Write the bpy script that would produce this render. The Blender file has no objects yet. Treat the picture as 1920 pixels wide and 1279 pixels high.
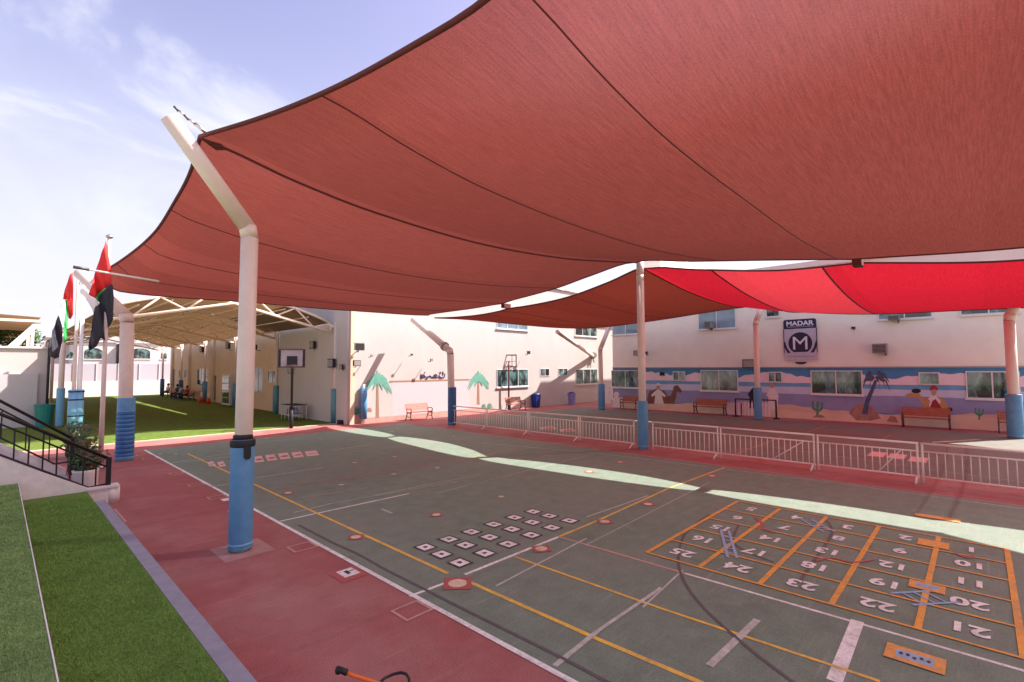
import bpy, bmesh, math, random
import numpy as np
from mathutils import Vector, Matrix
random.seed(7)
C = bpy.context.scene.collection
PI = math.pi
# ---------------------------------------------------------------- survey: sight lines turned into metres
H = 3.0
F = 918.70; YAW = 0.81096685; PIT = 0.0533695; ROL = -0.0043070
cy, sy = math.cos(YAW), math.sin(YAW); cp, sp = math.cos(PIT), math.sin(PIT)
_fw = np.array([sy*cp, cy*cp, sp]); _rt = np.array([cy, -sy, 0]); _up = np.cross(_rt, _fw)
_c, _s = math.cos(ROL), math.sin(ROL)
R_, U_ = _rt*_c+_up*_s, -_rt*_s+_up*_c
def ray(x, y): return (x-960)*R_+(639.5-y)*U_+F*_fw
def G(x, y, z=0.0):
    d = ray(x, y); t = (z-H)/d[2]; return (t*d[0], t*d[1], z)
def WX(x, y, X):
    d = ray(x, y); t = X/d[0]; return (X, t*d[1], H+t*d[2])
def WY(x, y, Y):
    d = ray(x, y); t = Y/d[1]; return (t*d[0], Y, H+t*d[2])
# ---------------------------------------------------------------- materials
MATS = {}
def mat(name, col, rough=0.6, metal=0.0, var=0.12, scale=6.0, bump=0.0, bscale=60.0, spec=0.4, stain=None, stainscale=0.6, stainamt=0.5, detail=6, stretch=None, stain2=None, wear=None, grit=None):
    m = bpy.data.materials.new(name); m.use_nodes = True
    nt = m.node_tree; N = nt.nodes; L = nt.links
    b = N['Principled BSDF']; b.inputs['Roughness'].default_value = rough; b.inputs['Metallic'].default_value = metal
    b.inputs['Specular IOR Level'].default_value = spec
    tc = N.new('ShaderNodeTexCoord'); vec = tc.outputs['Object']
    if stretch:
        mp = N.new('ShaderNodeMapping'); mp.inputs['Scale'].default_value = stretch; L.new(vec, mp.inputs['Vector']); vec = mp.outputs[0]
    n = N.new('ShaderNodeTexNoise'); n.inputs['Scale'].default_value = scale; n.inputs['Detail'].default_value = detail
    L.new(vec, n.inputs['Vector'])
    mr = N.new('ShaderNodeMapRange'); mr.inputs[1].default_value = 0.25; mr.inputs[2].default_value = 0.75
    mr.inputs[3].default_value = 1-var; mr.inputs[4].default_value = 1+var
    L.new(n.outputs['Fac'], mr.inputs[0])
    mx = N.new('ShaderNodeMix'); mx.data_type = 'RGBA'; mx.blend_type = 'MULTIPLY'; mx.inputs[0].default_value = 1
    mx.inputs[6].default_value = (*col, 1); L.new(mr.outputs[0], mx.inputs[7])
    out = mx.outputs[2]
    if stain:
        n2 = N.new('ShaderNodeTexNoise'); n2.inputs['Scale'].default_value = stainscale; n2.inputs['Detail'].default_value = 8; n2.inputs['Roughness'].default_value = .62
        n2.inputs['Distortion'].default_value = .4
        L.new(vec, n2.inputs['Vector'])
        r2 = N.new('ShaderNodeMapRange'); r2.inputs[1].default_value = .45; r2.inputs[2].default_value = .72; r2.inputs[3].default_value = 0; r2.inputs[4].default_value = stainamt
        L.new(n2.outputs['Fac'], r2.inputs[0])
        m2 = N.new('ShaderNodeMix'); m2.data_type = 'RGBA'; L.new(r2.outputs[0], m2.inputs[0]); L.new(out, m2.inputs[6]); m2.inputs[7].default_value = (*stain, 1)
        out = m2.outputs[2]
    if grit:
        ng = N.new('ShaderNodeTexNoise'); ng.inputs['Scale'].default_value = 55; ng.inputs['Detail'].default_value = 3; L.new(tc.outputs['Object'], ng.inputs['Vector'])
        rg = N.new('ShaderNodeMapRange'); rg.inputs[1].default_value = .35; rg.inputs[2].default_value = .65; rg.inputs[3].default_value = .84; rg.inputs[4].default_value = 1.14; L.new(ng.outputs['Fac'], rg.inputs[0])
        mgx = N.new('ShaderNodeMix'); mgx.data_type = 'RGBA'; mgx.blend_type = 'MULTIPLY'; mgx.inputs[0].default_value = 1; L.new(out, mgx.inputs[6]); L.new(rg.outputs[0], mgx.inputs[7]); out = mgx.outputs[2]
        for rot_, col_, am_ in ((.35, grit[0], .55), (1.45, grit[0], .5), (2.4, grit[1], .45)):
            mpp = N.new('ShaderNodeMapping'); mpp.inputs['Rotation'].default_value = (0, 0, rot_); mpp.inputs['Scale'].default_value = (.55, 9.0, 1); L.new(tc.outputs['Object'], mpp.inputs[0])
            ns = N.new('ShaderNodeTexNoise'); ns.inputs['Scale'].default_value = 1.6; ns.inputs['Detail'].default_value = 7; ns.inputs['Roughness'].default_value = .6; L.new(mpp.outputs[0], ns.inputs['Vector'])
            rs = N.new('ShaderNodeMapRange'); rs.inputs[1].default_value = .60; rs.inputs[2].default_value = .72; rs.inputs[4].default_value = am_; L.new(ns.outputs['Fac'], rs.inputs[0])
            mz = N.new('ShaderNodeMix'); mz.data_type = 'RGBA'; L.new(rs.outputs[0], mz.inputs[0]); L.new(out, mz.inputs[6]); mz.inputs[7].default_value = (*col_, 1); out = mz.outputs[2]
    for col2, sc2_, lo_, hi_, amt_ in ([stain2] if stain2 else [])+([(wear, 22, .50, .66, .50), (wear, 3.5, .50, .68, .45)] if wear else []):
        n3 = N.new('ShaderNodeTexNoise'); n3.inputs['Scale'].default_value = sc2_; n3.inputs['Detail'].default_value = 10; n3.inputs['Roughness'].default_value = .68; n3.inputs['Distortion'].default_value = .8
        L.new(tc.outputs['Object'], n3.inputs['Vector'])
        r3_ = N.new('ShaderNodeMapRange'); r3_.inputs[1].default_value = lo_; r3_.inputs[2].default_value = hi_; r3_.inputs[4].default_value = amt_; L.new(n3.outputs['Fac'], r3_.inputs[0])
        m3 = N.new('ShaderNodeMix'); m3.data_type = 'RGBA'; L.new(r3_.outputs[0], m3.inputs[0]); L.new(out, m3.inputs[6]); m3.inputs[7].default_value = (*col2, 1); out = m3.outputs[2]
    L.new(out, b.inputs['Base Color'])
    if bump:
        nb = N.new('ShaderNodeTexNoise'); nb.inputs['Scale'].default_value = bscale; nb.inputs['Detail'].default_value = 4
        L.new(vec, nb.inputs['Vector'])
        bp = N.new('ShaderNodeBump'); bp.inputs['Strength'].default_value = bump; bp.inputs['Distance'].default_value = 0.02
        L.new(nb.outputs['Fac'], bp.inputs['Height']); L.new(bp.outputs[0], b.inputs['Normal'])
    MATS[name] = m; return m
def sail_mat(name, tcol, dcol, wt=0.6, alpha=0.0):
    m = bpy.data.materials.new(name); m.use_nodes = True; nt = m.node_tree; N = nt.nodes; L = nt.links
    N.remove(N['Principled BSDF']); o = N['Material Output']
    tc = N.new('ShaderNodeTexCoord')
    mp = N.new('ShaderNodeMapping'); mp.inputs['Scale'].default_value = (0.9, 16.0, 1.0); L.new(tc.outputs['Object'], mp.inputs[0])
    n = N.new('ShaderNodeTexNoise'); n.inputs['Scale'].default_value = 3.0; n.inputs['Detail'].default_value = 8; L.new(mp.outputs[0], n.inputs['Vector'])
    n2 = N.new('ShaderNodeTexNoise'); n2.inputs['Scale'].default_value = 55.0; n2.inputs['Detail'].default_value = 3; L.new(tc.outputs['Object'], n2.inputs['Vector'])
    ad = N.new('ShaderNodeMath'); ad.operation = 'ADD'; L.new(n.outputs['Fac'], ad.inputs[0]); L.new(n2.outputs['Fac'], ad.inputs[1])
    mr = N.new('ShaderNodeMapRange'); mr.inputs[1].default_value = .7; mr.inputs[2].default_value = 1.3; mr.inputs[3].default_value = .78; mr.inputs[4].default_value = 1.22
    L.new(ad.outputs[0], mr.inputs[0])
    # each sewn width of cloth is a little lighter or darker, at random
    sx = N.new('ShaderNodeSeparateXYZ'); L.new(tc.outputs['Object'], sx.inputs[0])
    dv = N.new('ShaderNodeMath'); dv.operation = 'MULTIPLY_ADD'; dv.inputs[1].default_value = 1/3.0; dv.inputs[2].default_value = 10.07; L.new(sx.outputs['Y'], dv.inputs[0])
    fl = N.new('ShaderNodeMath'); fl.operation = 'FLOOR'; L.new(dv.outputs[0], fl.inputs[0])
    wn = N.new('ShaderNodeTexWhiteNoise'); wn.noise_dimensions = '1D'; L.new(fl.outputs[0], wn.inputs['W'])
    r3 = N.new('ShaderNodeMapRange'); r3.inputs[3].default_value = .84; r3.inputs[4].default_value = 1.10; L.new(wn.outputs['Value'], r3.inputs[0])
    mu = N.new('ShaderNodeMath'); mu.operation = 'MULTIPLY'; L.new(mr.outputs[0], mu.inputs[0]); L.new(r3.outputs[0], mu.inputs[1])
    def tint(c):
        mx = N.new('ShaderNodeMix'); mx.data_type = 'RGBA'; mx.blend_type = 'MULTIPLY'; mx.inputs[0].default_value = 1
        mx.inputs[6].default_value = (*c, 1); L.new(mu.outputs[0], mx.inputs[7]); return mx.outputs[2]
    d = N.new('ShaderNodeBsdfDiffuse'); t = N.new('ShaderNodeBsdfTranslucent')
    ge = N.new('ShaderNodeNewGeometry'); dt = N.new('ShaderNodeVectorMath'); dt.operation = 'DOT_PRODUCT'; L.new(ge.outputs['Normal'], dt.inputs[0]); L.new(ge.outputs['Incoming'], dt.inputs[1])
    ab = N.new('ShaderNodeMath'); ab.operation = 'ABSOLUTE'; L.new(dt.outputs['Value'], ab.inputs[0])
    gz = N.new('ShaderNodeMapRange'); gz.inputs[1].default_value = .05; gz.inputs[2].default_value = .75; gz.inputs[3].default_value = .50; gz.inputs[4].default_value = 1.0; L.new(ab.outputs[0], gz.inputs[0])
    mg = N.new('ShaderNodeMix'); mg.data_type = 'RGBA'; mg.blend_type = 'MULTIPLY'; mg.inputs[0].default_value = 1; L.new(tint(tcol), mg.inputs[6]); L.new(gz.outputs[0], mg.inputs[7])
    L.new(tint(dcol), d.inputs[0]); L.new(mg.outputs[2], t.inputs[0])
    ms = N.new('ShaderNodeMixShader'); ms.inputs[0].default_value = wt; L.new(d.outputs[0], ms.inputs[1]); L.new(t.outputs[0], ms.inputs[2])
    # open knit: a small share of the light goes straight through the holes
    tr = N.new('ShaderNodeBsdfTransparent'); mo = N.new('ShaderNodeMixShader'); op = N.new('ShaderNodeMapRange'); op.interpolation_type = 'SMOOTHSTEP'; op.inputs[1].default_value = .45; op.inputs[2].default_value = .80; op.inputs[4].default_value = alpha; L.new(ab.outputs[0], op.inputs[0]); L.new(op.outputs[0], mo.inputs[0])
    L.new(ms.outputs[0], mo.inputs[1]); L.new(tr.outputs[0], mo.inputs[2])
    L.new(mo.outputs[0], o.inputs[0]); MATS[name] = m; return m
def glass_mat(name, c1, c2, rough=.08):
    m = mat(name, c1, rough=rough, var=.3, scale=.8, spec=.8); nt = m.node_tree
    return m
mat('court', (.178, .228, .172), .75, var=.14, scale=3.2, bump=.2, bscale=90, spec=.25, stain=(.225, .235, .195), stainscale=.35, stainamt=.7, stain2=((.13, .14, .11), 1.1, .55, .70, .45), grit=((.31, .31, .27), (.14, .15, .12)))
mat('courtfar', (.17, .175, .14), .75, var=.12, scale=2.2, bump=.1, spec=.25, stain=(.2, .17, .15), stainscale=.35, stainamt=.6, stain2=((.11, .10, .09), .9, .52, .68, .45))
mat('redground', (.335, .105, .098), .8, var=.12, scale=2.6, bump=.2, bscale=90, spec=.25, stain=(.40, .215, .185), stainscale=.5, stainamt=.75, stain2=((.30, .09, .085), .8, .52, .70, .5), grit=((.46, .24, .21), (.30, .10, .09)))
mat('turf', (.17, .28, .06), .95, var=.2, scale=14, bump=.9, bscale=260, spec=.1, stain=(.13, .21, .05), stainscale=1.0, stainamt=.7)
mat('turfpale', (.26, .37, .135), .95, var=.35, scale=38, bump=.9, bscale=260, spec=.1, stain=(.15, .19, .09), stainscale=1.2, stainamt=.6)
mat('blade', (.20, .33, .075), .9, var=.18, scale=3, spec=.1)
mat('blade_pale', (.25, .37, .13), .9, var=.18, scale=3, spec=.1)
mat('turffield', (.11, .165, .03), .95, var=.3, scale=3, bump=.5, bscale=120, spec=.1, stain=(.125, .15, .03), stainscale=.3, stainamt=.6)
mat('earth', (.40, .34, .28), .9, var=.15, scale=.4, stain=(.32, .28, .24), stainscale=.05)
mat('edging', (.55, .42, .32), .8, bump=.1)
mat('kerb', (.27, .255, .295), .75, var=.10, scale=9, bump=.12, stain=(.20, .19, .22), stainscale=3)
mat('white_wall', (.55, .495, .46), .85, var=.04, scale=1.5, bump=.06, bscale=120, stain=(.48, .42, .38), stainscale=.35, stainamt=.5, stretch=(1,1,.5))
mat('cream_wall', (.76, .57, .40), .85, var=.05, scale=1.5, bump=.06, bscale=120, stain=(.62, .50, .38), stainscale=.5, stainamt=.4)
mat('pink_wall', (.84, .75, .66), .85, var=.04, scale=1.5, bump=.06, bscale=120, stain=(.74, .62, .57), stainscale=.4, stainamt=.4)
mat('pole', (.72, .58, .50), .5, var=.06, scale=5, bump=.03, stain=(.60, .47, .40), stainscale=1.5, stainamt=.35)
mat('pole_white', (.78, .72, .68), .5, var=.05)
mat('pad', (.10, .27, .46), .55, var=.10, scale=7, bump=.25, bscale=9, stain=(.16, .31, .47), stainscale=2.5, stainamt=.5)
mat('pad_dark', (.03, .13, .34), .5, var=.15, scale=7, bump=.2, bscale=14)
mat('pad_light', (.16, .38, .56), .5, var=.1)
mat('pad_teal', (.10, .28, .32), .5, var=.1)
mat('pad_deep', (.04, .12, .27), .5, var=.1)
mat('black', (.012, .010, .012), .35, var=.2)
mat('blackmatte', (.02, .018, .02), .7, var=.2)
mat('steel', (.45, .44, .43), .35, metal=.8)
mat('darkmetal', (.09, .08, .08), .5, metal=.3)
mat('greybox', (.30, .28, .26), .5)
mat('white_paint', (.84, .80, .77), .7, var=.12, scale=14, stain=(.50, .48, .44), stainscale=2.5, stainamt=.5, wear=(.22, .23, .185))
mat('faint_white', (.50, .49, .44), .75, var=.25, scale=9, wear=(.22, .23, .185))
mat('faint_pink', (.45, .30, .27), .75, var=.25, scale=9, wear=(.22, .23, .185))
mat('faint_orange', (.44, .25, .14), .75, var=.2, scale=9, stain=(.25, .22, .17), stainscale=3, stainamt=.6, wear=(.22, .23, .185))
mat('yellow_paint', (.82, .50, .07), .7, var=.12, scale=14, stain=(.40, .27, .11), stainscale=2.5, stainamt=.5, wear=(.22, .23, .185))
mat('orange_paint', (.80, .36, .045), .7, var=.12, scale=14, stain=(.38, .21, .09), stainscale=2.5, stainamt=.5, wear=(.22, .23, .185))
mat('pink_paint', (.56, .30, .26), .7, var=.15, scale=14, wear=(.22, .23, .185))
mat('pink_square', (.72, .46, .42), .7, var=.12, scale=14, wear=(.22, .23, .185))
mat('red_paint', (.40, .085, .08), .7, var=.12, scale=14, wear=(.22, .23, .185))
mat('cream_paint', (.72, .55, .38), .7, var=.12, scale=14, wear=(.22, .23, .185))
mat('black_paint', (.045, .03, .045), .7, var=.2, scale=14, wear=(.22, .23, .185))
mat('dark_line', (.115, .10, .10), .75, var=.2, scale=8)
mat('blue_paint', (.28, .42, .60), .7, var=.15, scale=14, wear=(.22, .23, .185))
mat('orangebox', (.74, .33, .07), .7, var=.15, scale=14, wear=(.22, .23, .185))
mat('fence', (.88, .76, .67), .5, var=.05)
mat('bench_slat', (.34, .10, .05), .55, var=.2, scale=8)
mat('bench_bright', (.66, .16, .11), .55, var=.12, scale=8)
mat('bench_iron', (.10, .06, .06), .5, metal=.2)
mat('frame_white', (.70, .66, .64), .5, var=.04)
mat('glass', (.012, .02, .022), .06, var=.5, scale=1.2, spec=.9, stain=(.20, .38, .37), stainscale=1.7, stainamt=1.0, stretch=(1, 1.3, .6))  # teal blotches are reflections painted into the pane colour
mat('glass_sky', (.22, .30, .36), .12, var=.3, scale=.9, spec=.6, stain=(.09, .12, .15), stainscale=.8, stainamt=.7)
mat('door_brown', (.16, .08, .05), .5)
mat('canopy', (.36, .23, .12), .8, var=.22, scale=.8, bump=.3, bscale=5, stain=(.25, .15, .07), stainscale=.6, stainamt=.8, stretch=(1, .35, 1))
mat('truss', (.80, .66, .50), .5, var=.05)
mat('flag_red', (.70, .03, .03), .7, var=.08)
mat('flag_green', (.05, .42, .10), .7, var=.08)
mat('flag_white', (.80, .80, .80), .7, var=.04)
mat('flag_black', (.035, .035, .05), .7, var=.1)
mat('m_blue', (.07, .24, .46), .8, var=.12, scale=2)
mat('m_cloud', (.80, .63, .68), .8, var=.06, scale=3)
mat('m_cloudlight', (.74, .66, .72), .8, var=.06, scale=3)
mat('m_stripe', (.15, .36, .56), .8, var=.12, scale=2)
mat('m_lilac', (.55, .56, .70), .8, var=.08, scale=2)
mat('m_purple', (.27, .28, .46), .8, var=.10, scale=2)
mat('m_dune', (.66, .45, .34), .8, var=.10, scale=2)
mat('m_sand', (.70, .52, .38), .8, var=.10, scale=2)
mat('m_brown', (.19, .09, .06), .8, var=.15, scale=4)
mat('m_camel', (.52, .27, .12), .8, var=.15, scale=5)
mat('m_tan', (.58, .42, .30), .8, var=.1)
mat('m_skin', (.50, .28, .18), .8, var=.08)
mat('m_robe', (.74, .66, .64), .8, var=.06)
mat('m_red', (.33, .03, .04), .8, var=.1)
mat('m_black', (.03, .02, .03), .8, var=.1)
mat('m_green', (.08, .26, .18), .8, var=.15, scale=5)
mat('m_palmgreen', (.14, .38, .29), .8, var=.12, scale=6)
mat('m_palmdark', (.075, .10, .17), .8, var=.2, scale=6)
mat('m_trunk', (.33, .19, .13), .8, var=.12, scale=8)
mat('m_lavender', (.56, .51, .52), .85, var=.03)
mat('m_pinksand', (.52, .30, .25), .85, var=.12, scale=3)
mat('m_rock', (.36, .20, .16), .8, var=.3, scale=4)
mat('sign_navy', (.018, .015, .055), .5)
mat('sign_grey', (.50, .44, .52), .6)
mat('letter', (.70, .66, .72), .6)
mat('letter_purple', (.14, .10, .20), .6)
mat('bin_blue', (.015, .04, .24), .4)
mat('bin_lilac', (.26, .24, .50), .5)
mat('bin_green', (.02, .22, .18), .45)
mat('leaf_green', (.045, .10, .03), .6, var=.3, scale=8)
mat('leaf_red', (.16, .045, .03), .6, var=.3, scale=8)
mat('bark', (.16, .10, .07), .9, var=.3, scale=20)
mat('pot_white', (.72, .64, .60), .7)
mat('soil', (.06, .04, .03), .9)
mat('far_white', (.50, .47, .47), .8, var=.04)
mat('far_lilac', (.40, .37, .41), .8, var=.06, scale=.3)
mat('far_roof', (.52, .44, .42), .8)
mat('orange_metal', (.75, .14, .02), .35)
mat('rubber', (.015, .013, .013), .6)
mat('skin', (.42, .24, .16), .6)
mat('hair', (.015, .01, .01), .6)
mat('cloth_white', (.72, .72, .76), .8)
mat('cloth_navy', (.03, .05, .15), .8)
mat('cloth_black', (.02, .02, .025), .8)
mat('cloth_red', (.35, .04, .06), .8)
mat('cloth_blue', (.30, .42, .62), .8)
mat('cone_red', (.55, .05, .02), .6)
mat('board', (.42, .38, .38), .4)
mat('hoopframe', (.13, .06, .05), .5)
mat('darkred_metal', (.16, .035, .035), .5)
mat('patch', (.42, .22, .19), .85, var=.15, scale=8)
sail_mat('sail', (.140, .032, .025), (.27, .08, .065), .66, .06)
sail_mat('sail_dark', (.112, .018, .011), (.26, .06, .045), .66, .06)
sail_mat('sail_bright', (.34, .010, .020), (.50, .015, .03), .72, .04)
sail_mat('sail_lit', (.43, .032, .042), (.55, .05, .06), .74, .04)  # paler copy of the scarlet cloth, stronger sun transmission put into its colour
sail_mat('canopy_cloth', (.175, .098, .048), (.42, .30, .17), .6, .0)
mat('hem', (.11, .022, .02), .8)
def M(n): return MATS[n]
# ---------------------------------------------------------------- mesh helpers
class MB:
    def __init__(s): s.v = []; s.f = []; s.sm = []
    def add(s, vs, fs, smooth=False):
        o = len(s.v); s.v += [tuple(map(float, p)) for p in vs]
        for f in fs: s.f.append([i+o for i in f]); s.sm.append(smooth)
        return s
    def box(s, x0, x1, y0, y1, z0, z1):
        x0, x1 = sorted((x0, x1)); y0, y1 = sorted((y0, y1)); z0, z1 = sorted((z0, z1))
        v = [(x0,y0,z0),(x1,y0,z0),(x1,y1,z0),(x0,y1,z0),(x0,y0,z1),(x1,y0,z1),(x1,y1,z1),(x0,y1,z1)]
        return s.add(v, [(0,3,2,1),(4,5,6,7),(0,1,5,4),(1,2,6,5),(2,3,7,6),(3,0,4,7)])
    def tube(s, path, r, n=10, caps=True):
        P = [Vector(p) for p in path]; rs = r if isinstance(r, (list, tuple)) else [r]*len(P)
        rings = []; ref = None
        for i, p in enumerate(P):
            if i == 0: t = P[1]-P[0]
            elif i == len(P)-1: t = P[-1]-P[-2]
            else: t = (P[i+1]-p).normalized()+(p-P[i-1]).normalized()
            t.normalize()
            if ref is None:
                ref = Vector((1,0,0)) if abs(t.x) < .8 else Vector((0,1,0))
            a = (ref-t*ref.dot(t)).normalized(); b = t.cross(a); ref = a
            k = 1.0
            if 0 < i < len(P)-1:
                k = 1/max(.6, (P[i+1]-p).normalized().dot(t))
            rings.append([p+(a*math.cos(2*PI*j/n)+b*math.sin(2*PI*j/n))*rs[i]*(k if i not in (0, len(P)-1) else 1) for j in range(n)])
        vs = [q for r_ in rings for q in r_]; fs = []
        for i in range(len(P)-1):
            for j in range(n):
                fs.append((i*n+j, i*n+(j+1)%n, (i+1)*n+(j+1)%n, (i+1)*n+j))
        s.add(vs, fs, True)
        if caps:
            o = len(s.v)-len(vs)
            s.f.append([o+j for j in reversed(range(n))]); s.sm.append(False)
            s.f.append([o+(len(P)-1)*n+j for j in range(n)]); s.sm.append(False)
        return s
    def lathe(s, x, y, prof, n=20):
        # prof list of (r,z)
        vs = []; fs = []
        for r, z in prof:
            for j in range(n): vs.append((x+r*math.cos(2*PI*j/n), y+r*math.sin(2*PI*j/n), z))
        for i in range(len(prof)-1):
            for j in range(n): fs.append((i*n+j, i*n+(j+1)%n, (i+1)*n+(j+1)%n, (i+1)*n+j))
        o = len(s.v); s.add(vs, fs, True)
        s.f.append([o+j for j in reversed(range(n))]); s.sm.append(False)
        s.f.append([o+(len(prof)-1)*n+j for j in range(n)]); s.sm.append(False)
        return s
    def poly(s, pts): return s.add(pts, [tuple(range(len(pts)))])
    def prism(s, pts, d):
        n = len(pts); d = Vector(d); q = [tuple(Vector(p)+d) for p in pts]
        return s.add(list(pts)+q, [tuple(range(n)), tuple(reversed(range(n, 2*n)))]+[(i, n+i, n+(i+1)%n, (i+1)%n) for i in range(n)])
    def build(s, name, m, parent=None, loc=None):
        me = bpy.data.meshes.new(name); me.from_pydata(s.v, [], s.f); me.update()
        bm = bmesh.new(); bm.from_mesh(me); bmesh.ops.recalc_face_normals(bm, faces=bm.faces); bm.to_mesh(me); bm.free()
        me.polygons.foreach_set('use_smooth', s.sm)
        me.materials.append(M(m) if isinstance(m, str) else m)
        o = bpy.data.objects.new(name, me); C.objects.link(o)
        if parent: o.parent = parent
        return o
def tag(o, label=None, cat=None, group=None, kind=None):
    if label: o['label'] = label
    if cat: o['category'] = cat
    if group: o['group'] = group
    if kind: o['kind'] = kind
    return o
def thing(name, label, cat, loc=(0,0,0), rz=0, group=None):
    o = bpy.data.objects.new(name, None); C.objects.link(o); o.location = loc; o.rotation_euler = (0,0,rz)
    o.empty_display_size = .2
    return tag(o, label, cat, group)
def dup(root, loc, rz, label, group=None):
    r = root.copy(); C.objects.link(r); r.location = loc; r.rotation_euler = (0,0,rz); r['label'] = label
    if group: r['group'] = group
    for ch in list(root.children):
        c = ch.copy(); C.objects.link(c); c.parent = r
        for g in list(ch.children):
            d = g.copy(); C.objects.link(d); d.parent = c
    return r
def struct(name, mb, m, label=None): return tag(mb.build(name, m), label or name.replace('_', ' '), None, None, 'structure')
def B(): return MB()
def ngon(cx, cy_, r, n, z, rot=0, sx=1, sy_=1): return [(cx+sx*r*math.cos(rot+2*PI*i/n), cy_+sy_*r*math.sin(rot+2*PI*i/n), z) for i in range(n)]
# ---------------------------------------------------------------- ground
WYY = 24.3          # sunlit white wall plane
BX = 13.2           # left building wall plane
MX = 31.6           # mural wall plane
struct('ground', B().box(-150, 260, -120, 300, -.6, -.008), 'earth', 'sandy ground around the school')
struct('red_paving', B().poly([(1.3,-14,0),(31.6,-14,0),(31.6,20,0),(45,20,0),(45,25.1,0),(-8,25.1,0),(-8,14.2,0),(1.3,14.2,0)]), 'redground', 'dull red painted paving around the courts')
struct('court_surface', B().poly([(3.9,-14,.004),(15.2,-14,.004),(15.2,22.4,.004),(3.9,22.4,.004)]), 'court', 'grey green playing court with worn lines')
struct('far_court_surface', B().poly([(17.6,-14,.004),(29.9,-14,.004),(29.9,21.4,.004),(17.6,21.4,.004)]), 'courtfar', 'darker grey green court behind the low barriers')
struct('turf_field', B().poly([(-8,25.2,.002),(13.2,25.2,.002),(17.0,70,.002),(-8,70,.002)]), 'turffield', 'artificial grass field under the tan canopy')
struct('field_edging', B().box(-8, 13.0, 25.02, 25.22, -.02, .035), 'edging', 'pale beige edging between paving and field')
# terraces of artificial grass, left foreground
struct('terrace_kerb', B().box(1.46, 1.62, -3, 12.95, 0, .35), 'kerb', 'grey violet kerb of the lowest terrace')
struct('lower_turf_terrace', B().box(.40, 1.457, -3, 14.15, 0, .345), 'turf', 'lower green turf terrace')
struct('upper_turf_terrace', B().box(-.55, .392, -3, 14.15, 0, .70), 'turfpale', 'upper green turf terrace')
struct('terrace_steps_behind', B().box(-9, -.56, -3, 14.15, 0, 1.05), 'turfpale', 'upper turf terraces to the left')
struct('terrace_nosing', B().box(.3925, .402, -3, 14.1, .346, .712), 'pot_white', 'thin white edge of the upper terrace')
def blades(name, x0, x1, y0, y1, z, n, m, hmax=.022):
    rnd = np.random.default_rng(3)
    X = rnd.uniform(x0, x1, n); Y = y0+(y1-y0)*rnd.uniform(0, 1, n)**1.6
    a = rnd.uniform(0, 2*PI, n); h = rnd.uniform(.4, 1, n)*hmax; w = .0022+.0012*rnd.uniform(0, 1, n)+.0006*(Y-y0)
    lx = rnd.normal(0, .008, n); ly = rnd.normal(0, .008, n)
    V = np.empty((n, 3, 3))
    V[:,0] = np.c_[X-w*np.cos(a), Y-w*np.sin(a), np.full(n, z)]; V[:,1] = np.c_[X+w*np.cos(a), Y+w*np.sin(a), np.full(n, z)]
    V[:,2] = np.c_[X+lx, Y+ly, z+h]
    me = bpy.data.meshes.new(name); me.vertices.add(3*n); me.loops.add(3*n); me.polygons.add(n)
    me.vertices.foreach_set('co', V.reshape(-1)); me.loops.foreach_set('vertex_index', np.arange(3*n, dtype=np.int32))
    me.polygons.foreach_set('loop_start', np.arange(0, 3*n, 3, dtype=np.int32)); me.update(); me.validate()
    me.materials.append(M(m)); o = bpy.data.objects.new(name, me); C.objects.link(o); return o
tag(blades('turf_pile', .41, 1.45, 3.2, 13.6, .345, 90000, 'blade'), 'short green turf blades covering the lower terrace', 'grass', kind='stuff')
tag(blades('turf_pile', -.3, .385, 3.2, 14, .70, 60000, 'blade_pale'), 'paler turf blades covering the upper terrace', 'grass', kind='stuff')
# ---------------------------------------------------------------- painted markings
LV = [0]
def lvl():
    LV[0] += 1; return .008+.0012*(LV[0] % 14)
def seg(mb, p, q, w, z):
    p = Vector((p[0], p[1], 0)); q = Vector((q[0], q[1], 0)); d = (q-p).normalized(); n = Vector((-d.y, d.x, 0))*w/2
    mb.poly([(p.x+n.x, p.y+n.y, z), (p.x-n.x, p.y-n.y, z), (q.x-n.x, q.y-n.y, z), (q.x+n.x, q.y+n.y, z)])
def gseg(mb, a, b, w, z): seg(mb, G(*a), G(*b), w, z)
def curve(mb, pts, w, z):
    P = [Vector(G(*p)) for p in pts]; Q = []
    for i in range(len(P)-1):          # Catmull-Rom
        p0 = P[max(i-1,0)]; p1 = P[i]; p2 = P[i+1]; p3 = P[min(i+2, len(P)-1)]
        for k in range(8):
            t = k/8; Q.append(.5*((2*p1)+(p2-p0)*t+(2*p0-5*p1+4*p2-p3)*t*t+(3*p1-p0-3*p2+p3)*t**3))
    Q.append(P[-1]); vs = []
    for i, q in enumerate(Q):
        d = (Q[min(i+1, len(Q)-1)]-Q[max(i-1,0)]).normalized(); n = Vector((-d.y, d.x, 0))*w/2
        vs += [(q.x+n.x, q.y+n.y, z), (q.x-n.x, q.y-n.y, z)]
    mb.add(vs, [(2*i, 2*i+1, 2*i+3, 2*i+2) for i in range(len(Q)-1)])
w = B(); z = .0105
w.poly([(3.86,-14,z),(3.93,-14,z),(3.93,22.45,z),(3.86,22.45,z)])
z = .0115; gseg(w, (525,978), (767,926), .055, z)
gseg(w, (768,1119), (840,1092), .055, z)
gseg(w, (872,1078), (1048,1007), .06, z)
gseg(w, (1564,1279), (1608,1165), .13, z)
struct('white_boundary_line', w, 'white_paint', 'white side line and cross lines of the court')
w = B(); z = .0125
gseg(w, (1048,1007), (1285,1076), .05, z); struct('pink_service_line', w, 'pink_paint', 'faded pink line on the court')
w = B(); gseg(w, (1285,1076), (1920,1259), .05, z); struct('pale_service_line', w, 'white_paint', 'pale line below the number grid')
w = B(); z = .0135
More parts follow.
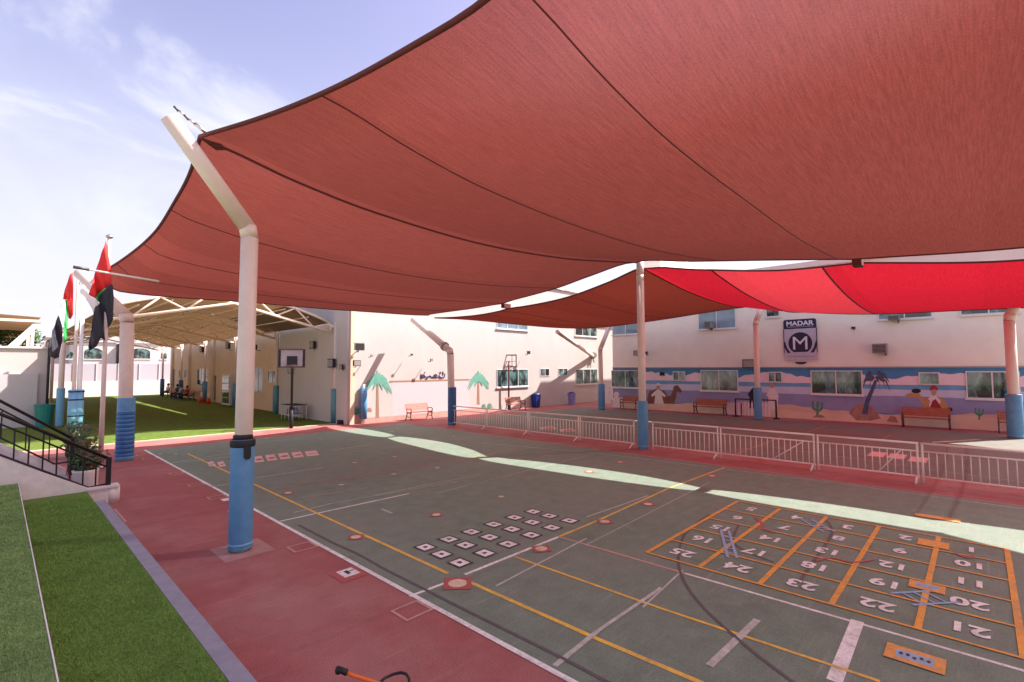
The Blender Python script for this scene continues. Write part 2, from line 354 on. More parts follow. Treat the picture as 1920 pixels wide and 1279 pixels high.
gseg(w, (352,851), (473,907), .06, z); gseg(w, (473,907), (668,997), .06, z); gseg(w, (668,997), (840,1076), .065, z); gseg(w, (880,1092), (1120,1199), .065, z); gseg(w, (1120,1199), (1330,1288), .065, z)
gseg(w, (1048,1007), (1120,977), .055, z+.001); gseg(w, (1120,977), (1250,918), .055, z+.001); gseg(w, (1250,918), (1358,877), .055, z+.001)
gseg(w, (966,1045), (1234,1140), .05, z+.002); gseg(w, (1234,1140), (1650,1279), .05, z+.002)
struct('yellow_court_line', w, 'yellow_paint', 'yellow lines of the netball court')
w = B(); z = .0170
gseg(w, (505,917), (618,902), .06, z); gseg(w, (618,902), (862,863), .06, z); gseg(w, (862,863), (1010,831), .05, z)
gseg(w, (1360,848), (1440,835), .05, z); gseg(w, (1375,853), (1470,818), .06, z); gseg(w, (1500,815), (1548,799), .06, z); gseg(w, (1648,828), (1670,816), .06, z)
gseg(w, (470,906), (375,915), .05, z)
struct('faded_orange_line', w, 'faint_orange', 'faded orange cross lines of the court')
w = B(); z = .0180
for a, b, ww in [((395,914),(475,900),.04),((480,897),(606,877),.05),((310,870),(432,857),.05),((330,866),(432,850),.035),((550,962),(620,945),.04),((620,945),(860,903),.03),
                 ((1040,1250),(1120,1185),.06),((1120,1185),(1240,1103),.05),((930,1100),(1100,1010),.035),((1330,1250),(1420,1163),.08),((1100,1022),(1330,905),.02),
                 ((700,930),(900,890),.03),((1100,970),(1215,930),.04),((1240,925),(1255,902),.0),((1440,838),(1920,905),.03),((900,831),(1120,850),.04),((1120,850),(1560,905),.04),((1560,905),(1920,955),.04),
                 ((715,955),(735,963),.05),((820,925),(1100,855),.02),((1205,1140),(1280,1070),.03),((620,845),(700,833),.05),((440,835),(560,822),.04)]:
    if ww: gseg(w, a, b, ww, z)
struct('worn_white_line', w, 'faint_white', 'worn pale lines scratched across the court')
w = B(); z = .0190
for X0 in (15.12,): w.poly([(X0,-14,z),(X0+.05,-14,z),(X0+.05,22.4,z),(X0,22.4,z)])
gseg(w, (690,915), (560,935), .04, z)
struct('far_side_line', w, 'faint_pink', 'pale pink line along the far edge of the court')
w = B(); z = .0200
curve(w, [(560,985),(628,1020),(670,1039),(720,1067),(780,1097.5),(859,1138),(960,1188),(1052,1234),(1118,1269),(1160,1292)], .045, z)
curve(w, [(1330,965),(1290,995),(1274,1030),(1276,1075),(1310,1130),(1390,1205),(1480,1275),(1530,1310)], .042, z)
curve(w, [(1548,975),(1560,1000),(1525,1055),(1500,1090)], .05, z)
curve(w, [(1385,985),(1375,1015),(1400,1035),(1450,1055)], .04, z)
struct('dark_curved_line', w, 'dark_line', 'dark curved lines painted across the court')
# small boxes on the red side
w = B(); z = .006
def rectline(mb, X0, X1, Y0, Y1, t, z):
    for (a, b, c_, d) in ((X0,X1,Y0,Y0+t),(X0,X1,Y1-t,Y1),(X0,X0+t,Y0+t,Y1-t),(X1-t,X1,Y0+t,Y1-t)):
        mb.poly([(a,c_,z),(b,c_,z),(b,d,z),(a,d,z)])
for Yc, s_ in ((5.2,.30),(8.35,.30),(2.75,.32),(11.4,.30),(13.0,.28),(14.8,.26),(16.8,.26),(20.2,.3),(21.3,.3)):
    rectline(w, 3.86-s_*1.35, 3.857, Yc-s_*.6, Yc+s_*.6, .035, z)
gseg(w, (215,955), (236,979), .04, z)
struct('side_box_marking', w, 'pink_paint', 'small pink boxes painted beside the side line')
def patch_sq(mb, px, py, s1, s2, z, rot=0.0):
    g = G(px, py); c_, s_ = math.cos(rot), math.sin(rot)
    mb.poly([(g[0]+c_*a*s1-s_*b*s2, g[1]+s_*a*s1+c_*b*s2, z) for a, b in ((-1,-1),(1,-1),(1,1),(-1,1))])
r = B(); wq = B(); bq = B()
patch_sq(r, 653,1077, .20,.22, .006); patch_sq(wq, 653,1074, .12,.14, .0095); patch_sq(bq, 651,1074, .03,.07, .0125); patch_sq(bq, 657,1071, .06,.015, .0125)
patch_sq(r, 432,937, .2,.2, .006); patch_sq(wq, 424,937, .09,.12, .0095)
# 18 tiles
A0 = [(798,1027),(842,1012),(884,998),(926,984),(965,971),(1000,960)]
A1 = [(828,1040),(873,1023),(918,1008),(960,993),(998,980),(1030,968)]
A2 = [(862,1056),(909,1038),(953,1021),(996,1004),(1035,990),(1068,977)]
kt = B()
for col in (A0, A1, A2):
    for i, (x, y) in enumerate(col):
        patch_sq(kt, x, y, .145, .165, .0225); patch_sq(wq, x, y, .105, .12, .0245)
        g = G(x, y); rr = random.Random(x)
        bq.poly([(g[0]+rr.uniform(.5,1)*.06*math.cos(t), g[1]+rr.uniform(.4,1)*.06*math.sin(t), .0265) for t in [k*2*PI/8 for k in range(8)]])
struct('tile_border_marking', kt, 'black_paint', 'black borders of eighteen painted letter tiles')
struct('white_tile_marking', wq, 'white_paint', 'white centres of the painted tiles')
struct('tile_symbol_marking', bq, 'black_paint', 'small black symbols inside the white tiles')
# red targets with cream spots
cr = B()
for (x, y, s_) in [(858,1095,.25),(667,1008,.17),(1015,1030,.19),(1134,979,.18),(1215,946,.17),(818,966,.16),(940,932,.14),(1105,885,.16),(640,910,.14),(738,890,.14),
                   (740,857,.14),(665,868,.15),(820,878,.15),(540,925,.16),(1163,867,.16),(1335,893,.16),(300,852,.12),(330,852,.1),(500,822,.12),(600,823,.12),(735,810,.14),(850,818,.12)]:
    g = G(x, y); rr = random.Random(x*7+y)
    if s_ > .15: r.poly(ngon(g[0], g[1], s_*1.08, 4, .0282, rr.uniform(-.2,.2)+.1, 1, 1))
    cr.poly(ngon(g[0], g[1], s_*.52, 18, .0300))
struct('red_target_marking', r, 'red_paint', 'red diamonds painted on court and paving')
struct('cream_spot_marking', cr, 'cream_paint', 'cream spots painted on the court')
# pink hopscotch squares far left, and beyond the barrier
pk = B(); pr = B()
def quad(mb, x0, x1, y0, y1, z):
    mb.poly([G(x0,y0+2.2,z), G(x1-2,y0,z), G(x1+4,y1-2.2,z), G(x0+5,y1,z)])
for (x0, x1, y0, y1) in [(474,492,854,867),(497,516,851,864),(521,541,848,861),(546,566,846,858),(571,595,844,855),(388,401,864,874),(407,420,864,875),(1010,1040,799,806),(1048,1075,803,810)]:
    quad(pk, x0, x1, y0, y1, .0205); quad(pr, x0+4, x1-2, y0+4.5, y1-4.0, .024)
for (x, y) in [(1645,852),(1682,856),(1722,862)]: patch_sq(pk, x, y, .55, .22, .0095)
struct('hopscotch_marking', pk, 'pink_square', 'pink hopscotch squares painted on the courts')
struct('hopscotch_symbol_marking', pr, 'red_paint', 'faded red symbols inside the hopscotch squares')
# snakes and ladders grid
th = B(); tn = B()
XB, XT = 7.33, 11.45
bot = [(1212,1038),(1315,1062),(1427,1092.5),(1560,1126),(1719,1175),(1914,1229)]
ys = [G(*b)[1] for b in bot]
n5 = [3.99, 3.14, 2.30, 1.46, .62, -.22]
for yy in n5: th.poly([(XB,yy-.035,.0315),(XT,yy-.035,.0315),(XT,yy+.035,.0315),(XB,yy+.035,.0315)])
for k in range(6):
    xx = XB+(XT-XB)*k/5; tn.poly([(xx-.024,n5[-1],.0330),(xx+.024,n5[-1],.0330),(xx+.024,n5[0],.0330),(xx-.024,n5[0],.0330)])
struct('number_grid_marking', th, 'orange_paint', 'thick orange lines of the number grid')
struct('number_grid_thin_marking', tn, 'orange_paint', 'thin orange lines of the number grid')
def text_mesh(s, size, extrude=0.0, bold=0.0):
    cu = bpy.data.curves.new('txt', 'FONT'); cu.body = s; cu.size = size; cu.align_x = 'CENTER'; cu.align_y = 'CENTER'; cu.extrude = extrude; cu.offset = bold
    cu.resolution_u = 3
    ob = bpy.data.objects.new('txt', cu); C.objects.link(ob); dg = bpy.context.evaluated_depsgraph_get(); dg.update()
    me = bpy.data.meshes.new_from_object(ob.evaluated_get(dg)); bpy.data.objects.remove(ob); return me
def add_text(mb, s, size, origin, xd, yd, extrude=0.0, bold=0.0, sxy=(1,1)):
    me = text_mesh(s, size, extrude, bold); xd = Vector(xd); yd = Vector(yd); zd = xd.cross(yd); o = Vector(origin)
    mb.add([tuple(o+xd*v.co.x*sxy[0]+yd*v.co.y*sxy[1]+zd*v.co.z) for v in me.vertices], [tuple(p.vertices) for p in me.polygons])
    bpy.data.meshes.remove(me)
nums = [[25,24,23,22,21],[16,17,18,19,20],[15,14,13,12,11],[6,7,8,9,10],[5,4,3,2,1]]
tx = B()
for rI, row in enumerate(nums):
    for cI, nn in enumerate(row):
        xx = XB+(XT-XB)*(rI+.5)/5-.02; yy = n5[cI]-.42
        add_text(tx, str(nn), .37, (xx, yy, .0345), (0,1,0), (-1,0,0), bold=.012)
struct('grid_number_marking', tx, 'white_paint', 'white numbers 1 to 25 painted in the grid cells')
# ladders, snakes, framed boxes
ld = B()
def ladder(a, b, wd, n):
    p = Vector(G(*a)); q = Vector(G(*b)); p.z = q.z = 0; d = (q-p).normalized(); nn = Vector((-d.y, d.x, 0))*wd/2
    seg(ld, p+nn, q+nn, .045, .0362); seg(ld, p-nn, q-nn, .045, .0362)
    for i in range(1, n): c_ = p+(q-p)*i/n; seg(ld, c_+nn, c_-nn, .035, .0374)
ladder((1359,995),(1373,1047), .13, 7); ladder((1512,975),(1556,999), .2, 6); ladder((1690,1125),(1775,1120), .32, 4)
struct('ladder_marking', ld, 'blue_paint', 'pale blue ladders painted over the grid')
sn = B()
curve(sn, [(1418,972),(1430,985),(1425,990),(1452,1000)], .07, .0386); curve(sn, [(1530,1053),(1560,1048),(1600,1056),(1640,1050)], .05, .0386); curve(sn, [(1790,1038),(1815,1048),(1825,1042)], .05, .0386)
struct('snake_marking', sn, 'red_paint', 'small red snakes painted over the grid')
ob = B(); bb = B(); bk2 = B()
patch_sq(ob, 1715,1236, .17,.24, .0405); patch_sq(bb, 1715,1236, .085,.15, .0425); patch_sq(ob, 1738,1102, .15,.19, .0405); patch_sq(bb, 1738,1101, .07,.12, .0425)
patch_sq(ob, 1750,1021, .2,.2, .0405); patch_sq(ob, 1757,972, .12,.34, .0405)
g = G(1715,1236)
for k in range(5): bk2.poly(ngon(g[0]+.02*math.sin(k*2.3), g[1]-.11+.055*k, .032, 6, .0445, k, 1.1, .6))
struct('orange_frame_marking', ob, 'orangebox', 'orange framed boxes painted near the grid')
struct('blue_box_marking', bb, 'blue_paint', 'blue centres of the orange boxes')
struct('black_symbol_marking', bk2, 'black_paint', 'black squiggle in the nearest orange box')
# concrete patch round the near pillar and swirl stains
struct('paving_patch', B().poly([(2.55,8.55,.004),(3.3,8.55,.004),(3.3,9.35,.004),(2.55,9.35,.004)]), 'patch', 'square patch of paving round the near pillar')
for o in list(C.objects):
    if o.type == 'MESH' and (o.name.endswith('_marking') or o.name.endswith('_line')):
        for v in o.data.vertices: v.co.z = .0052+max(0, v.co.z-.006)*.30
# ---------------------------------------------------------------- pillars
def pillar(name, label, base, r, padr, padh, bend, tip, padmat='pad', group='sail pillars', strap=False, cap=True, ring=False, bands=False):
    t = thing(name, label, 'pillar', base, 0, group)
    b0 = Vector((0,0,0)); bd = Vector(bend)-Vector(base); tp = Vector(tip)-Vector(base)
    kn = bd-Vector((0,0,r*.9)); dirr = (tp-bd).normalized()
    B().tube([(0,0,0), tuple(kn*1.0)], r, 22).build('pole', 'pole', t)
    B().tube([tuple(kn), tuple(bd+dirr*r*.5+Vector((0,0,r*.2)))], [r*1.0, r*1.03], 22).build('elbow', 'pole', t)
    B().tube([tuple(bd+dirr*r*.4), tuple(tp)], [r*1.0, r*.95], 22).build('arm', 'pole', t)
    if padr:
        p = B().lathe(0, 0, [(padr*.97,.03),(padr,.05),(padr*1.01,padh*.5),(padr,padh-.03),(padr*.95,padh)], 26).build('pad', padmat, t)
        B().lathe(0, 0, [(padr*1.03,.10),(padr*1.045,.12),(padr*1.03,.14)], 26).build('pad_seam', 'pad_light', p)
        if strap:
            B().lathe(0, 0, [(padr*1.02,padh-.12),(padr*1.06,padh-.10),(padr*1.06,padh-.03),(padr*.9,padh+.01)], 26).build('strap', 'blackmatte', p)
            B().lathe(0, 0, [(padr*.80,padh+.0),(padr*.84,padh+.06),(padr*.70,padh+.08)], 26).build('strap', 'blackmatte', p)
            a = math.atan2(-base[1], -base[0])+.35
            B().prism([(padr*1.0*math.cos(a)-.05*math.sin(a)*sx, padr*math.sin(a)+.05*math.cos(a)*sx, z_) for sx, z_ in ((-1,padh-.1),(-1,padh-.27),(-.6,padh-.31),(.6,padh-.31),(1,padh-.27),(1,padh-.1))], (.04*math.cos(a),.04*math.sin(a),0)).build('buckle', 'blackmatte', p)
        if bands:
            for k in range(11):
                zz = .12+k*(padh-.55)/11
                B().lathe(0, 0, [(padr*1.0,zz),(padr*1.035,zz+.035),(padr*1.035,zz+.085),(padr*1.0,zz+.12)], 26).build('mat_layer', 'pad_dark', p)
    if ring:
        q = bd+dirr*.55
        B().tube([tuple(q-dirr*.07), tuple(q+dirr*.07)], r*1.35, 22).build('collar', 'greybox', t)
    return t
pl1 = pillar('sail_pillar', 'near cream pillar with pale blue pad and black strap standing on the red paving', (2.89,8.96,0), .135, .18, 1.82, (2.93,9,5.36), (1.72,9,6.92), strap=True)
pillar('sail_pillar', 'cream pillar with thick banded deep blue padding beside the flagpole', (3.01,20.4,0), .195, .245, 2.05, (2.95,20.4,4.7), (1.88,22.4,6.32), bands=True)
pillar('sail_pillar', 'tall straight cream pillar with dull blue pad standing in the gap between the barriers', (16.38,8.98,0), .135, .19, 1.75, (16.38,8.98,6.3), (16.38,8.98,6.95), padmat='pad')
pillar('sail_pillar', 'cream pillar with a collar on its bent arm and deep blue pad before the white wall', (16.5,20.02,0), .18, .22, 1.97, (16.45,20.1,3.85), (16.4,23.4,5.75), padmat='pad_deep', ring=True)
pillar('sail_pillar', 'slim bent pillar with blue pad near the corner of the mural wall', (29.44,19.31,0), .16, .24, 1.8, (29.5,19.4,4.25), (31.0,19.6,5.9))
pillar('sail_pillar', 'slim pillar with blue pad standing before the mural left of the round letter sign', (29.58,9.06,0), .15, .21, 1.79, (29.58,9.05,5.45), (30.2,8.9,6.4))
pillar('sail_pillar', 'thick pillar with blue pad at the right edge before the mural', (28.9,-1.0,0), .18, .26, 1.8, (28.85,-1.0,5.0), (29.2,-1.6,6.3))
pillar('sail_pillar', 'cream pillar with light blue pad beyond the green bin on the far left', (2.4,35.0,0), .12, .17, 2.0, (2.4,35,5.0), (2.4,35,5.5), padmat='pad_light')
# turnbuckle and chain at near pillar head
t = thing('turnbuckle', 'steel chain and turnbuckle joining the near pillar head to the sail corner', 'fitting', (1.80,9.0,7.05))
for k in range(4):
    B().tube([(-.02+.07*k, 0, .07-.045*k), (.05+.07*k, .02*(-1)**k, .02-.045*k)], .018, 6).build('link', 'darkmetal' if k % 2 == 0 else 'steel', t)
B().tube([(.27,0,-.10),(.46,0,-.22)], .03, 8).build('bolt', 'steel', t)
# wall strut by mural corner
sb = WY(1112,668,24.2); stp = WY(1045,622,21.0)
t = thing('wall_strut', 'slanting cream strut fixed to the wall left of the corner pillar, holding a sail corner', 'strut', sb)
dv = Vector(stp)-Vector(sb)
B().tube([(0,0,0), tuple(dv)], .15, 12).build('arm', 'pole', t); B().tube([(.05,.06,.0),(-.15,-.2,.1)], .26, 12).build('bracket', 'greybox', t)
B().tube([(.0,.08,.05),(.02,-.1,-.55)], .05, 8).build('hook', 'greybox', t)
# ---------------------------------------------------------------- sails
def interp(tab, x, deg=3):
    xs = [a[0] for a in tab]
    # monotone-ish Catmull-Rom on table (key, val...)
    if x <= xs[0]: return tab[0][1:]
    if x >= xs[-1]: return tab[-1][1:]
    i = max(k for k in range(len(xs)-1) if xs[k] <= x)
    t = (x-xs[i])/(xs[i+1]-xs[i]); out = []
    for c_ in range(1, len(tab[0])):
        p1 = tab[i][c_]; p2 = tab[i+1][c_]; h = xs[i+1]-xs[i]
        m1 = ((tab[i+1][c_]-tab[i-1][c_])/(xs[i+1]-xs[i-1]) if i > 0 else (p2-p1)/h)*h
        m2 = ((tab[i+2][c_]-tab[i][c_])/(xs[i+2]-xs[i]) if i+2 < len(tab) else (p2-p1)/h)*h
        out.append((2*t**3-3*t*t+1)*p1+(t**3-2*t*t+t)*m1+(-2*t**3+3*t*t)*p2+(t**3-t*t)*m2)
    return tuple(out)
# boundary curves, parameter 0..1
def P3(tab):
    return lambda u: interp(tab, u)
def coons(e0, e1, s0, s1, nu, nv, extra=0.0):
    # e0(v) left edge u=0, e1(v) right edge u=1, s0(u) at v=0, s1(u) at v=1
    V = []
    c00, c10, c01, c11 = [np.array(q) for q in (e0(0), e1(0), e0(1), e1(1))]
    for j in range(nv+1):
        v = j/nv
        for i in range(nu+1):
            u = i/nu
            p = (1-u)*np.array(e0(v))+u*np.array(e1(v))+(1-v)*np.array(s0(u))+v*np.array(s1(u)) - ((1-u)*(1-v)*c00+u*(1-v)*c10+(1-u)*v*c01+u*v*c11)
            p[2] -= extra*16*u*(1-u)*v*(1-v)
            V.append(tuple(p))
    return V
def grid_faces(nu, nv): return [(j*(nu+1)+i, j*(nu+1)+i+1, (j+1)*(nu+1)+i+1, (j+1)*(nu+1)+i) for j in range(nv) for i in range(nu)]
# sail 1 --------------------------------------------------------
def tabY(rows, y0, y1):    # rows (Y, X, z) -> param table
    return P3(sorted([((r_[0]-y0)/(y1-y0), r_[1], r_[0], r_[2]) for r_ in rows]))
def tabX(rows, x0, x1):    # rows (X, Y, z)
    return P3(sorted([((r_[0]-x0)/(x1-x0), r_[0], r_[1], r_[2]) for r_ in rows]))
def edgeX(attach, X0, sign, bow, zs, y0, y1):
    # edge running along Y near X0, scalloped between attach points
    rows = []
    at_ = sorted(attach); n = 36
    for k in range(n+1):
        y = y0+(y1-y0)*k/n
        i = min(max([a for a in range(len(at_)-1) if at_[a] <= y+1e-6] or [0]), len(at_)-2)
        t_ = min(1, max(0, (y-at_[i])/(at_[i+1]-at_[i])))
        b_ = bow[i]*(4*t_*(1-t_))**.6
        rows.append((y, X0+sign*b_, interp(zs, y)[0]))
    return rows
L1A = [(9,2.15,6.74),(10.2,2.33,6.58),(11.8,2.47,6.48),(14.5,2.66,6.40),(17.5,2.66,6.36),(20.8,2.50,6.33),(22.4,2.30,6.32)]
L1B = [(9,2.15,6.74),(7.25,2.55,6.60),(5.57,2.75,6.42),(4.05,2.85,6.30),(3.07,2.90,6.27),(1.0,2.8,6.35),(-1,2.4,6.6),(-2,2.15,6.75)]
cab = [(2.15,0,6.76),(2.6,0,6.70),(3.65,0,6.48),(5.3,0,6.27),(8.31,0,6.15),(11.59,0,6.31),(13.91,0,6.57),(16.2,0,6.87)]
S9 = [(a, 9.0, c_) for a, b_, c_ in cab]; Sm2 = [(a, -2.0, c_) for a, b_, c_ in cab]; Sm13 = [(a, -6.0, c_) for a, b_, c_ in cab]
F20 = [(lambda q: (q[0], q[1], q[2]))(WY(*p)) for p in ((188,520,22.4),(196,533,22.25),(220,545,22.0),(330,557,21.6),(450,565,21.2),(600,578,20.8),(700,585,20.8),(770,590,21.2))]+[(16.2,21.7,5.86)]
F20[0] = (2.30,22.4,6.32)
zs1 = [(-13,6.87),(-7,5.7),(-2,6.3),(-.9,5.66),(2.3,5.93),(5.23,6.34),(7,6.6),(9,6.87),(10.74,6.60),(12.6,6.29),(15.9,5.97),(18,5.86),(21.7,5.86)]
zs1 = [(-13,6.87),(-7,5.9),(-3.5,5.75),(-.9,5.66),(2.3,5.93),(5.23,6.30),(7,6.55),(9,6.87),(10.74,6.56),(12.6,6.22),(15.9,5.97),(18,5.86),(22.8,5.88)]
att = [-9, -3.5, 2.3, 9, 15.9, 21.7]
R1 = edgeX(att, 16.2, -1, [.5,.5,.55,.75,.5], zs1, -13, 21.7)
# make sure bay ends coincide
def rng(rows, a, b): return [q for q in rows if a-1e-6 <= q[0] <= b+1e-6]
R1A = [(9,16.2,6.87)]+[q for q in edgeX(att,16.2,-1,[.5,.5,.5,.45,.4],zs1,9.3,21.4)]+[(21.7,16.2,5.86)]
R1B = [(-2,16.0,5.66)]+[q for q in edgeX(att,16.2,-1,[.3,.3,.32,.46,.5],zs1,-1.7,8.7)]+[(9,16.2,6.87)]
S_m2 = [(a, -2.0, c_ if a < 9 else c_-(a-9)/7.2*1.21) for a, b_, c_ in cab]; S_m2[-1] = (16.0,-2.0,5.66)
R1C = [(-6,16.2,6.87),(-4,15.7,6.1),(-2,16.0,5.66)]
L1C = [(-2,2.15,6.76),(-4,2.6,6.6),(-6,2.15,6.76)]
def bay(rows_l, rows_r, s0, s1, y0, y1, extra=0.0, nu=44, nv=36):
    e0 = tabY(rows_l, y0, y1); e1 = tabY(rows_r, y0, y1)
    f0 = tabX(s0, s0[0][0], s0[-1][0]); f1 = tabX(s1, s1[0][0], s1[-1][0])
    return coons(e0, e1, f0, f1, nu, nv, extra), nu, nv
def make_bay(parent, data, m, seams=(), skip=None, seammat='hem'):
    V, nu, nv = data
    fp = B().add(V, grid_faces(nu, nv), True).build('fabric_panel', m, parent)
    for vj in seams:
        j = vj*nv; j0 = int(j); fr = j-j0
        pts = []
        for i in range(nu+1):
            a = np.array(V[j0*(nu+1)+i]); b_ = np.array(V[min(j0+1, nv)*(nu+1)+i]); p = a*(1-fr)+b_*fr; pts.append((p[0], p[1], p[2]-.012))
        B().tube(pts, .010, 6).build('seam', seammat, parent)
    return fp
def edge_tube(parent, pts, r=.03, m='hem', name='hem'): return B().tube(pts, r, 8).build(name, m, parent)
def rowpts(V, nu, nv, side):
    if side == 'u0': return [V[j*(nu+1)] for j in range(nv+1)]
    if side == 'u1': return [V[j*(nu+1)+nu] for j in range(nv+1)]
    if side == 'v0': return V[:nu+1]
    return V[nv*(nu+1):]
s1 = thing('shade_sail', 'vast dark red shade sail stretched over the near court from pillar to pillar', 'shade sail')
dA = bay(L1A, R1A, S9, F20, 9.0, 21.7); dB = bay(L1B, R1B, S_m2, S9, -2.0, 9.0, nv=40); dC = bay(L1C, R1C, Sm13, S_m2, -6.0, -2.0, nu=24, nv=20)
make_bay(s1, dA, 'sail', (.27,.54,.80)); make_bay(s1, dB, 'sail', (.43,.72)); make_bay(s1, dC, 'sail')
edge_tube(s1, [(p[0],p[1],p[2]-.03) for p in rowpts(*dA,'v0')], .024, 'hem', 'ridge_cable')
for d_, sd in ((dA,'u0'),(dA,'u1'),(dA,'v1'),(dB,'u0'),(dB,'u1'),(dC,'u0')): edge_tube(s1, rowpts(*d_, sd), .032)
B().add([(2.12,9,6.735),(2.42,8.86,6.68),(2.42,9.14,6.66),(2.55,9.0,6.66)],[(0,1,3),(0,3,2)]).build('corner_patch', 'hem', s1)
# sail 2a (dark, beyond), corners (16.6,9,6.7) (29.4,9,6.35) (29.6,19.6,5.85) (16.7,20.1,5.6)
zs2 = [(-13,6.7),(-3.5,5.6),(-.9,5.50),(2.3,5.87),(4.5,6.02),(7.05,6.40),(9,6.70),(10.74,6.40),(12.9,6.02),(15.9,5.76),(18.2,5.66),(20.3,5.68),(21.6,5.73)]
L2A = [(9,16.55,6.70)]+edgeX(att,16.45,1,[.5,.5,.5,.58,.4],zs2,9.4,21.3)+[(21.6,16.55,5.73)]
R2A = [(9,29.4,6.40),(10.5,29.1,6.30),(12,28.95,6.17),(14.3,28.9,5.98),(16.5,29.0,5.86),(18.5,29.3,5.80),(19.6,29.6,5.82)]
C2 = [(16.55,9,6.70),(17.5,9,6.62),(20.57,9,6.28),(23.5,9,6.13),(26.4,9,6.13),(29.4,9,6.40)]
F20b = [(16.55,21.6,5.73)]+[(lambda q: (q[0], q[1], q[2]))(WY(*p)) for p in ((870,598.5,21.2),(930,604,21.0),(990,610,20.9),(1050,614.5,20.8),(1100,615.5,20.2))]+[(29.6,19.6,5.82)]
s2 = thing('shade_sail', 'second dark red shade sail beyond the straight pillar, reaching the mural corner', 'shade sail')
d2 = bay(L2A, R2A, C2, F20b, 9.0, 21.6, nu=36, nv=30)
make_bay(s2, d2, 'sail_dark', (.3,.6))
for sd in ('u0','u1','v0','v1'): edge_tube(s2, rowpts(*d2, sd), .035)
# sail 2b (bright red), Y<9
s3 = thing('shade_sail', 'bright scarlet shade sail on the right, above the round letter sign', 'shade sail')
att2 = [-9, -3.5, 2.3, 8.75]
L2B = [(-2,16.9,5.50)]+edgeX(att2,16.45,1,[.3,.34,.48],zs2,-1.7,8.2)+[(8.95,16.6,6.67)]
R2B = [(-2,29.3,5.36),(.49,29.2,5.42),(3.36,29.0,5.47),(5.58,29.0,5.68),(7.5,29.2,6.0),(9.02,29.4,6.375)]
C3 = [(16.6,8.95,6.67),(17.5,9.02,6.59),(19,9.02,6.41),(20.57,9.02,6.255),(23.5,9.02,6.105),(26.4,9.02,6.105),(29.4,9.02,6.375)]
C4 = [(16.9,-2,5.50),(20,-2,5.2),(23,-2,5.1),(26,-2,5.15),(29.3,-2,5.36)]
V, nu, nv = bay(L2B, R2B, C4, C3, -2.0, 9.02, nu=36, nv=40)
cuts = [0, 2, 19, 31, 40]; mm = ['sail_dark', 'sail_bright', 'sail_lit', 'sail_bright']
# panel widths coloured apart to imitate sun coming through unevenly
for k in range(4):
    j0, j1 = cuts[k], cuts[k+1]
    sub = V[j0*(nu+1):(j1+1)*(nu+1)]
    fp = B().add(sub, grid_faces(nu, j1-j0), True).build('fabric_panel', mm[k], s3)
    if k: edge_tube(s3, [(p[0],p[1],p[2]-.01) for p in V[j0*(nu+1):(j0+1)*(nu+1)]], .028, 'hem', 'seam')
for sd in ('u0','u1','v1'): edge_tube(s3, rowpts(V, nu, nv, sd), .03)
s4 = thing('shade_sail', 'dark red shade sail at the far right edge of the picture', 'shade sail')
L2C = [(-1.9,16.9,5.50),(-4,17.1,5.6),(-6,16.6,6.4)]; R2C = [(-1.9,29.3,5.36),(-4,28.6,5.5),(-6,29.3,6.2)]
C4b = [(a, -1.9, c_-.03) for a, b_, c_ in C4]; C5 = [(16.6,-6,6.4),(23,-6,5.8),(29.3,-6,6.2)]
d4 = bay(L2C, R2C, C5, C4b, -6.0, -1.9, nu=16, nv=16); make_bay(s4, d4, 'sail_dark')
for yk, zk in ((15.9,5.92),(2.3,5.90)):
    k_ = B().box(16.12,16.55,yk-.11,yk+.11,zk-.16,zk+.03).build('sail_clamp', 'hem')
    tag(k_, ('dark clamp joining the two sails left of the straight pillar' if yk > 9 else 'dark clamp joining the sails above the round letter sign'), 'clamp', 'clamps between the sails')
# thin guy line across gap and lamp bar near the second pillar
g1 = WX(1030,540,16.1); g2 = WX(1062,545,16.6)
tag(B().tube([g1, (g2[0]+.2, g2[1], g2[2])], .012, 5).build('guy_wire', 'steel'), 'thin wire crossing the bright gap left of the straight pillar', 'wire')
lb0 = WY(210,513,17.0); lb1 = WY(298,528,17.0)
t = thing('tie_bar', 'long pale tie bar below the sail corner, behind the flag', 'bar', lb0)
dv = Vector(lb1)-Vector(lb0); B().tube([tuple(-dv*.7), tuple(dv)], [.02,.035], 8).build('bar', 'pole_white', t); B().tube([tuple(-dv*.75), tuple(-dv*.45)], .04, 8).build('end_fitting', 'darkmetal', t)
# ---------------------------------------------------------------- windows
def window_on(parent, plane, val, a0, a1, z0, z1, bars=2, glass='glass', sill=True, depth=.1, fw=.05, front=-1, frame='frame_white', trans=False):
    """window on a wall whose face is at plane=val (normal -X or -Y)"""
    def bx(mb, u0, u1, d0, d1, z0_, z1_):
        if plane == 'X': mb.box(val+front*d0, val+front*d1, u0, u1, z0_, z1_)
        else: mb.box(u0, u1, val+front*d0, val+front*d1, z0_, z1_)
    a0, a1 = sorted((a0, a1)); f = B()
    bx(f, a0, a1, -.05, .03, z1-fw, z1); bx(f, a0, a1, -.05, .03, z0, z0+fw)
    bx(f, a0, a0+fw, -.05, .03, z0+fw, z1-fw); bx(f, a1-fw, a1, -.05, .03, z0+fw, z1-fw)
    for k in range(1, bars): u = a0+(a1-a0)*k/bars; bx(f, u-fw/2, u+fw/2, -.05, .026, z0+fw, z1-fw)
    w_ = f.build('window', frame, parent)
    g_ = B(); bx(g_, a0+fw*.6, a1-fw*.6, -.04, .006, z0+fw*.6, z1-fw*.6); g_.build('pane', glass, w_)
    if sill:
        s_ = B(); bx(s_, a0-.06, a1+.06, 0, .09, z0-.07, z0-.004); s_.build('sill', frame, w_)
    return w_
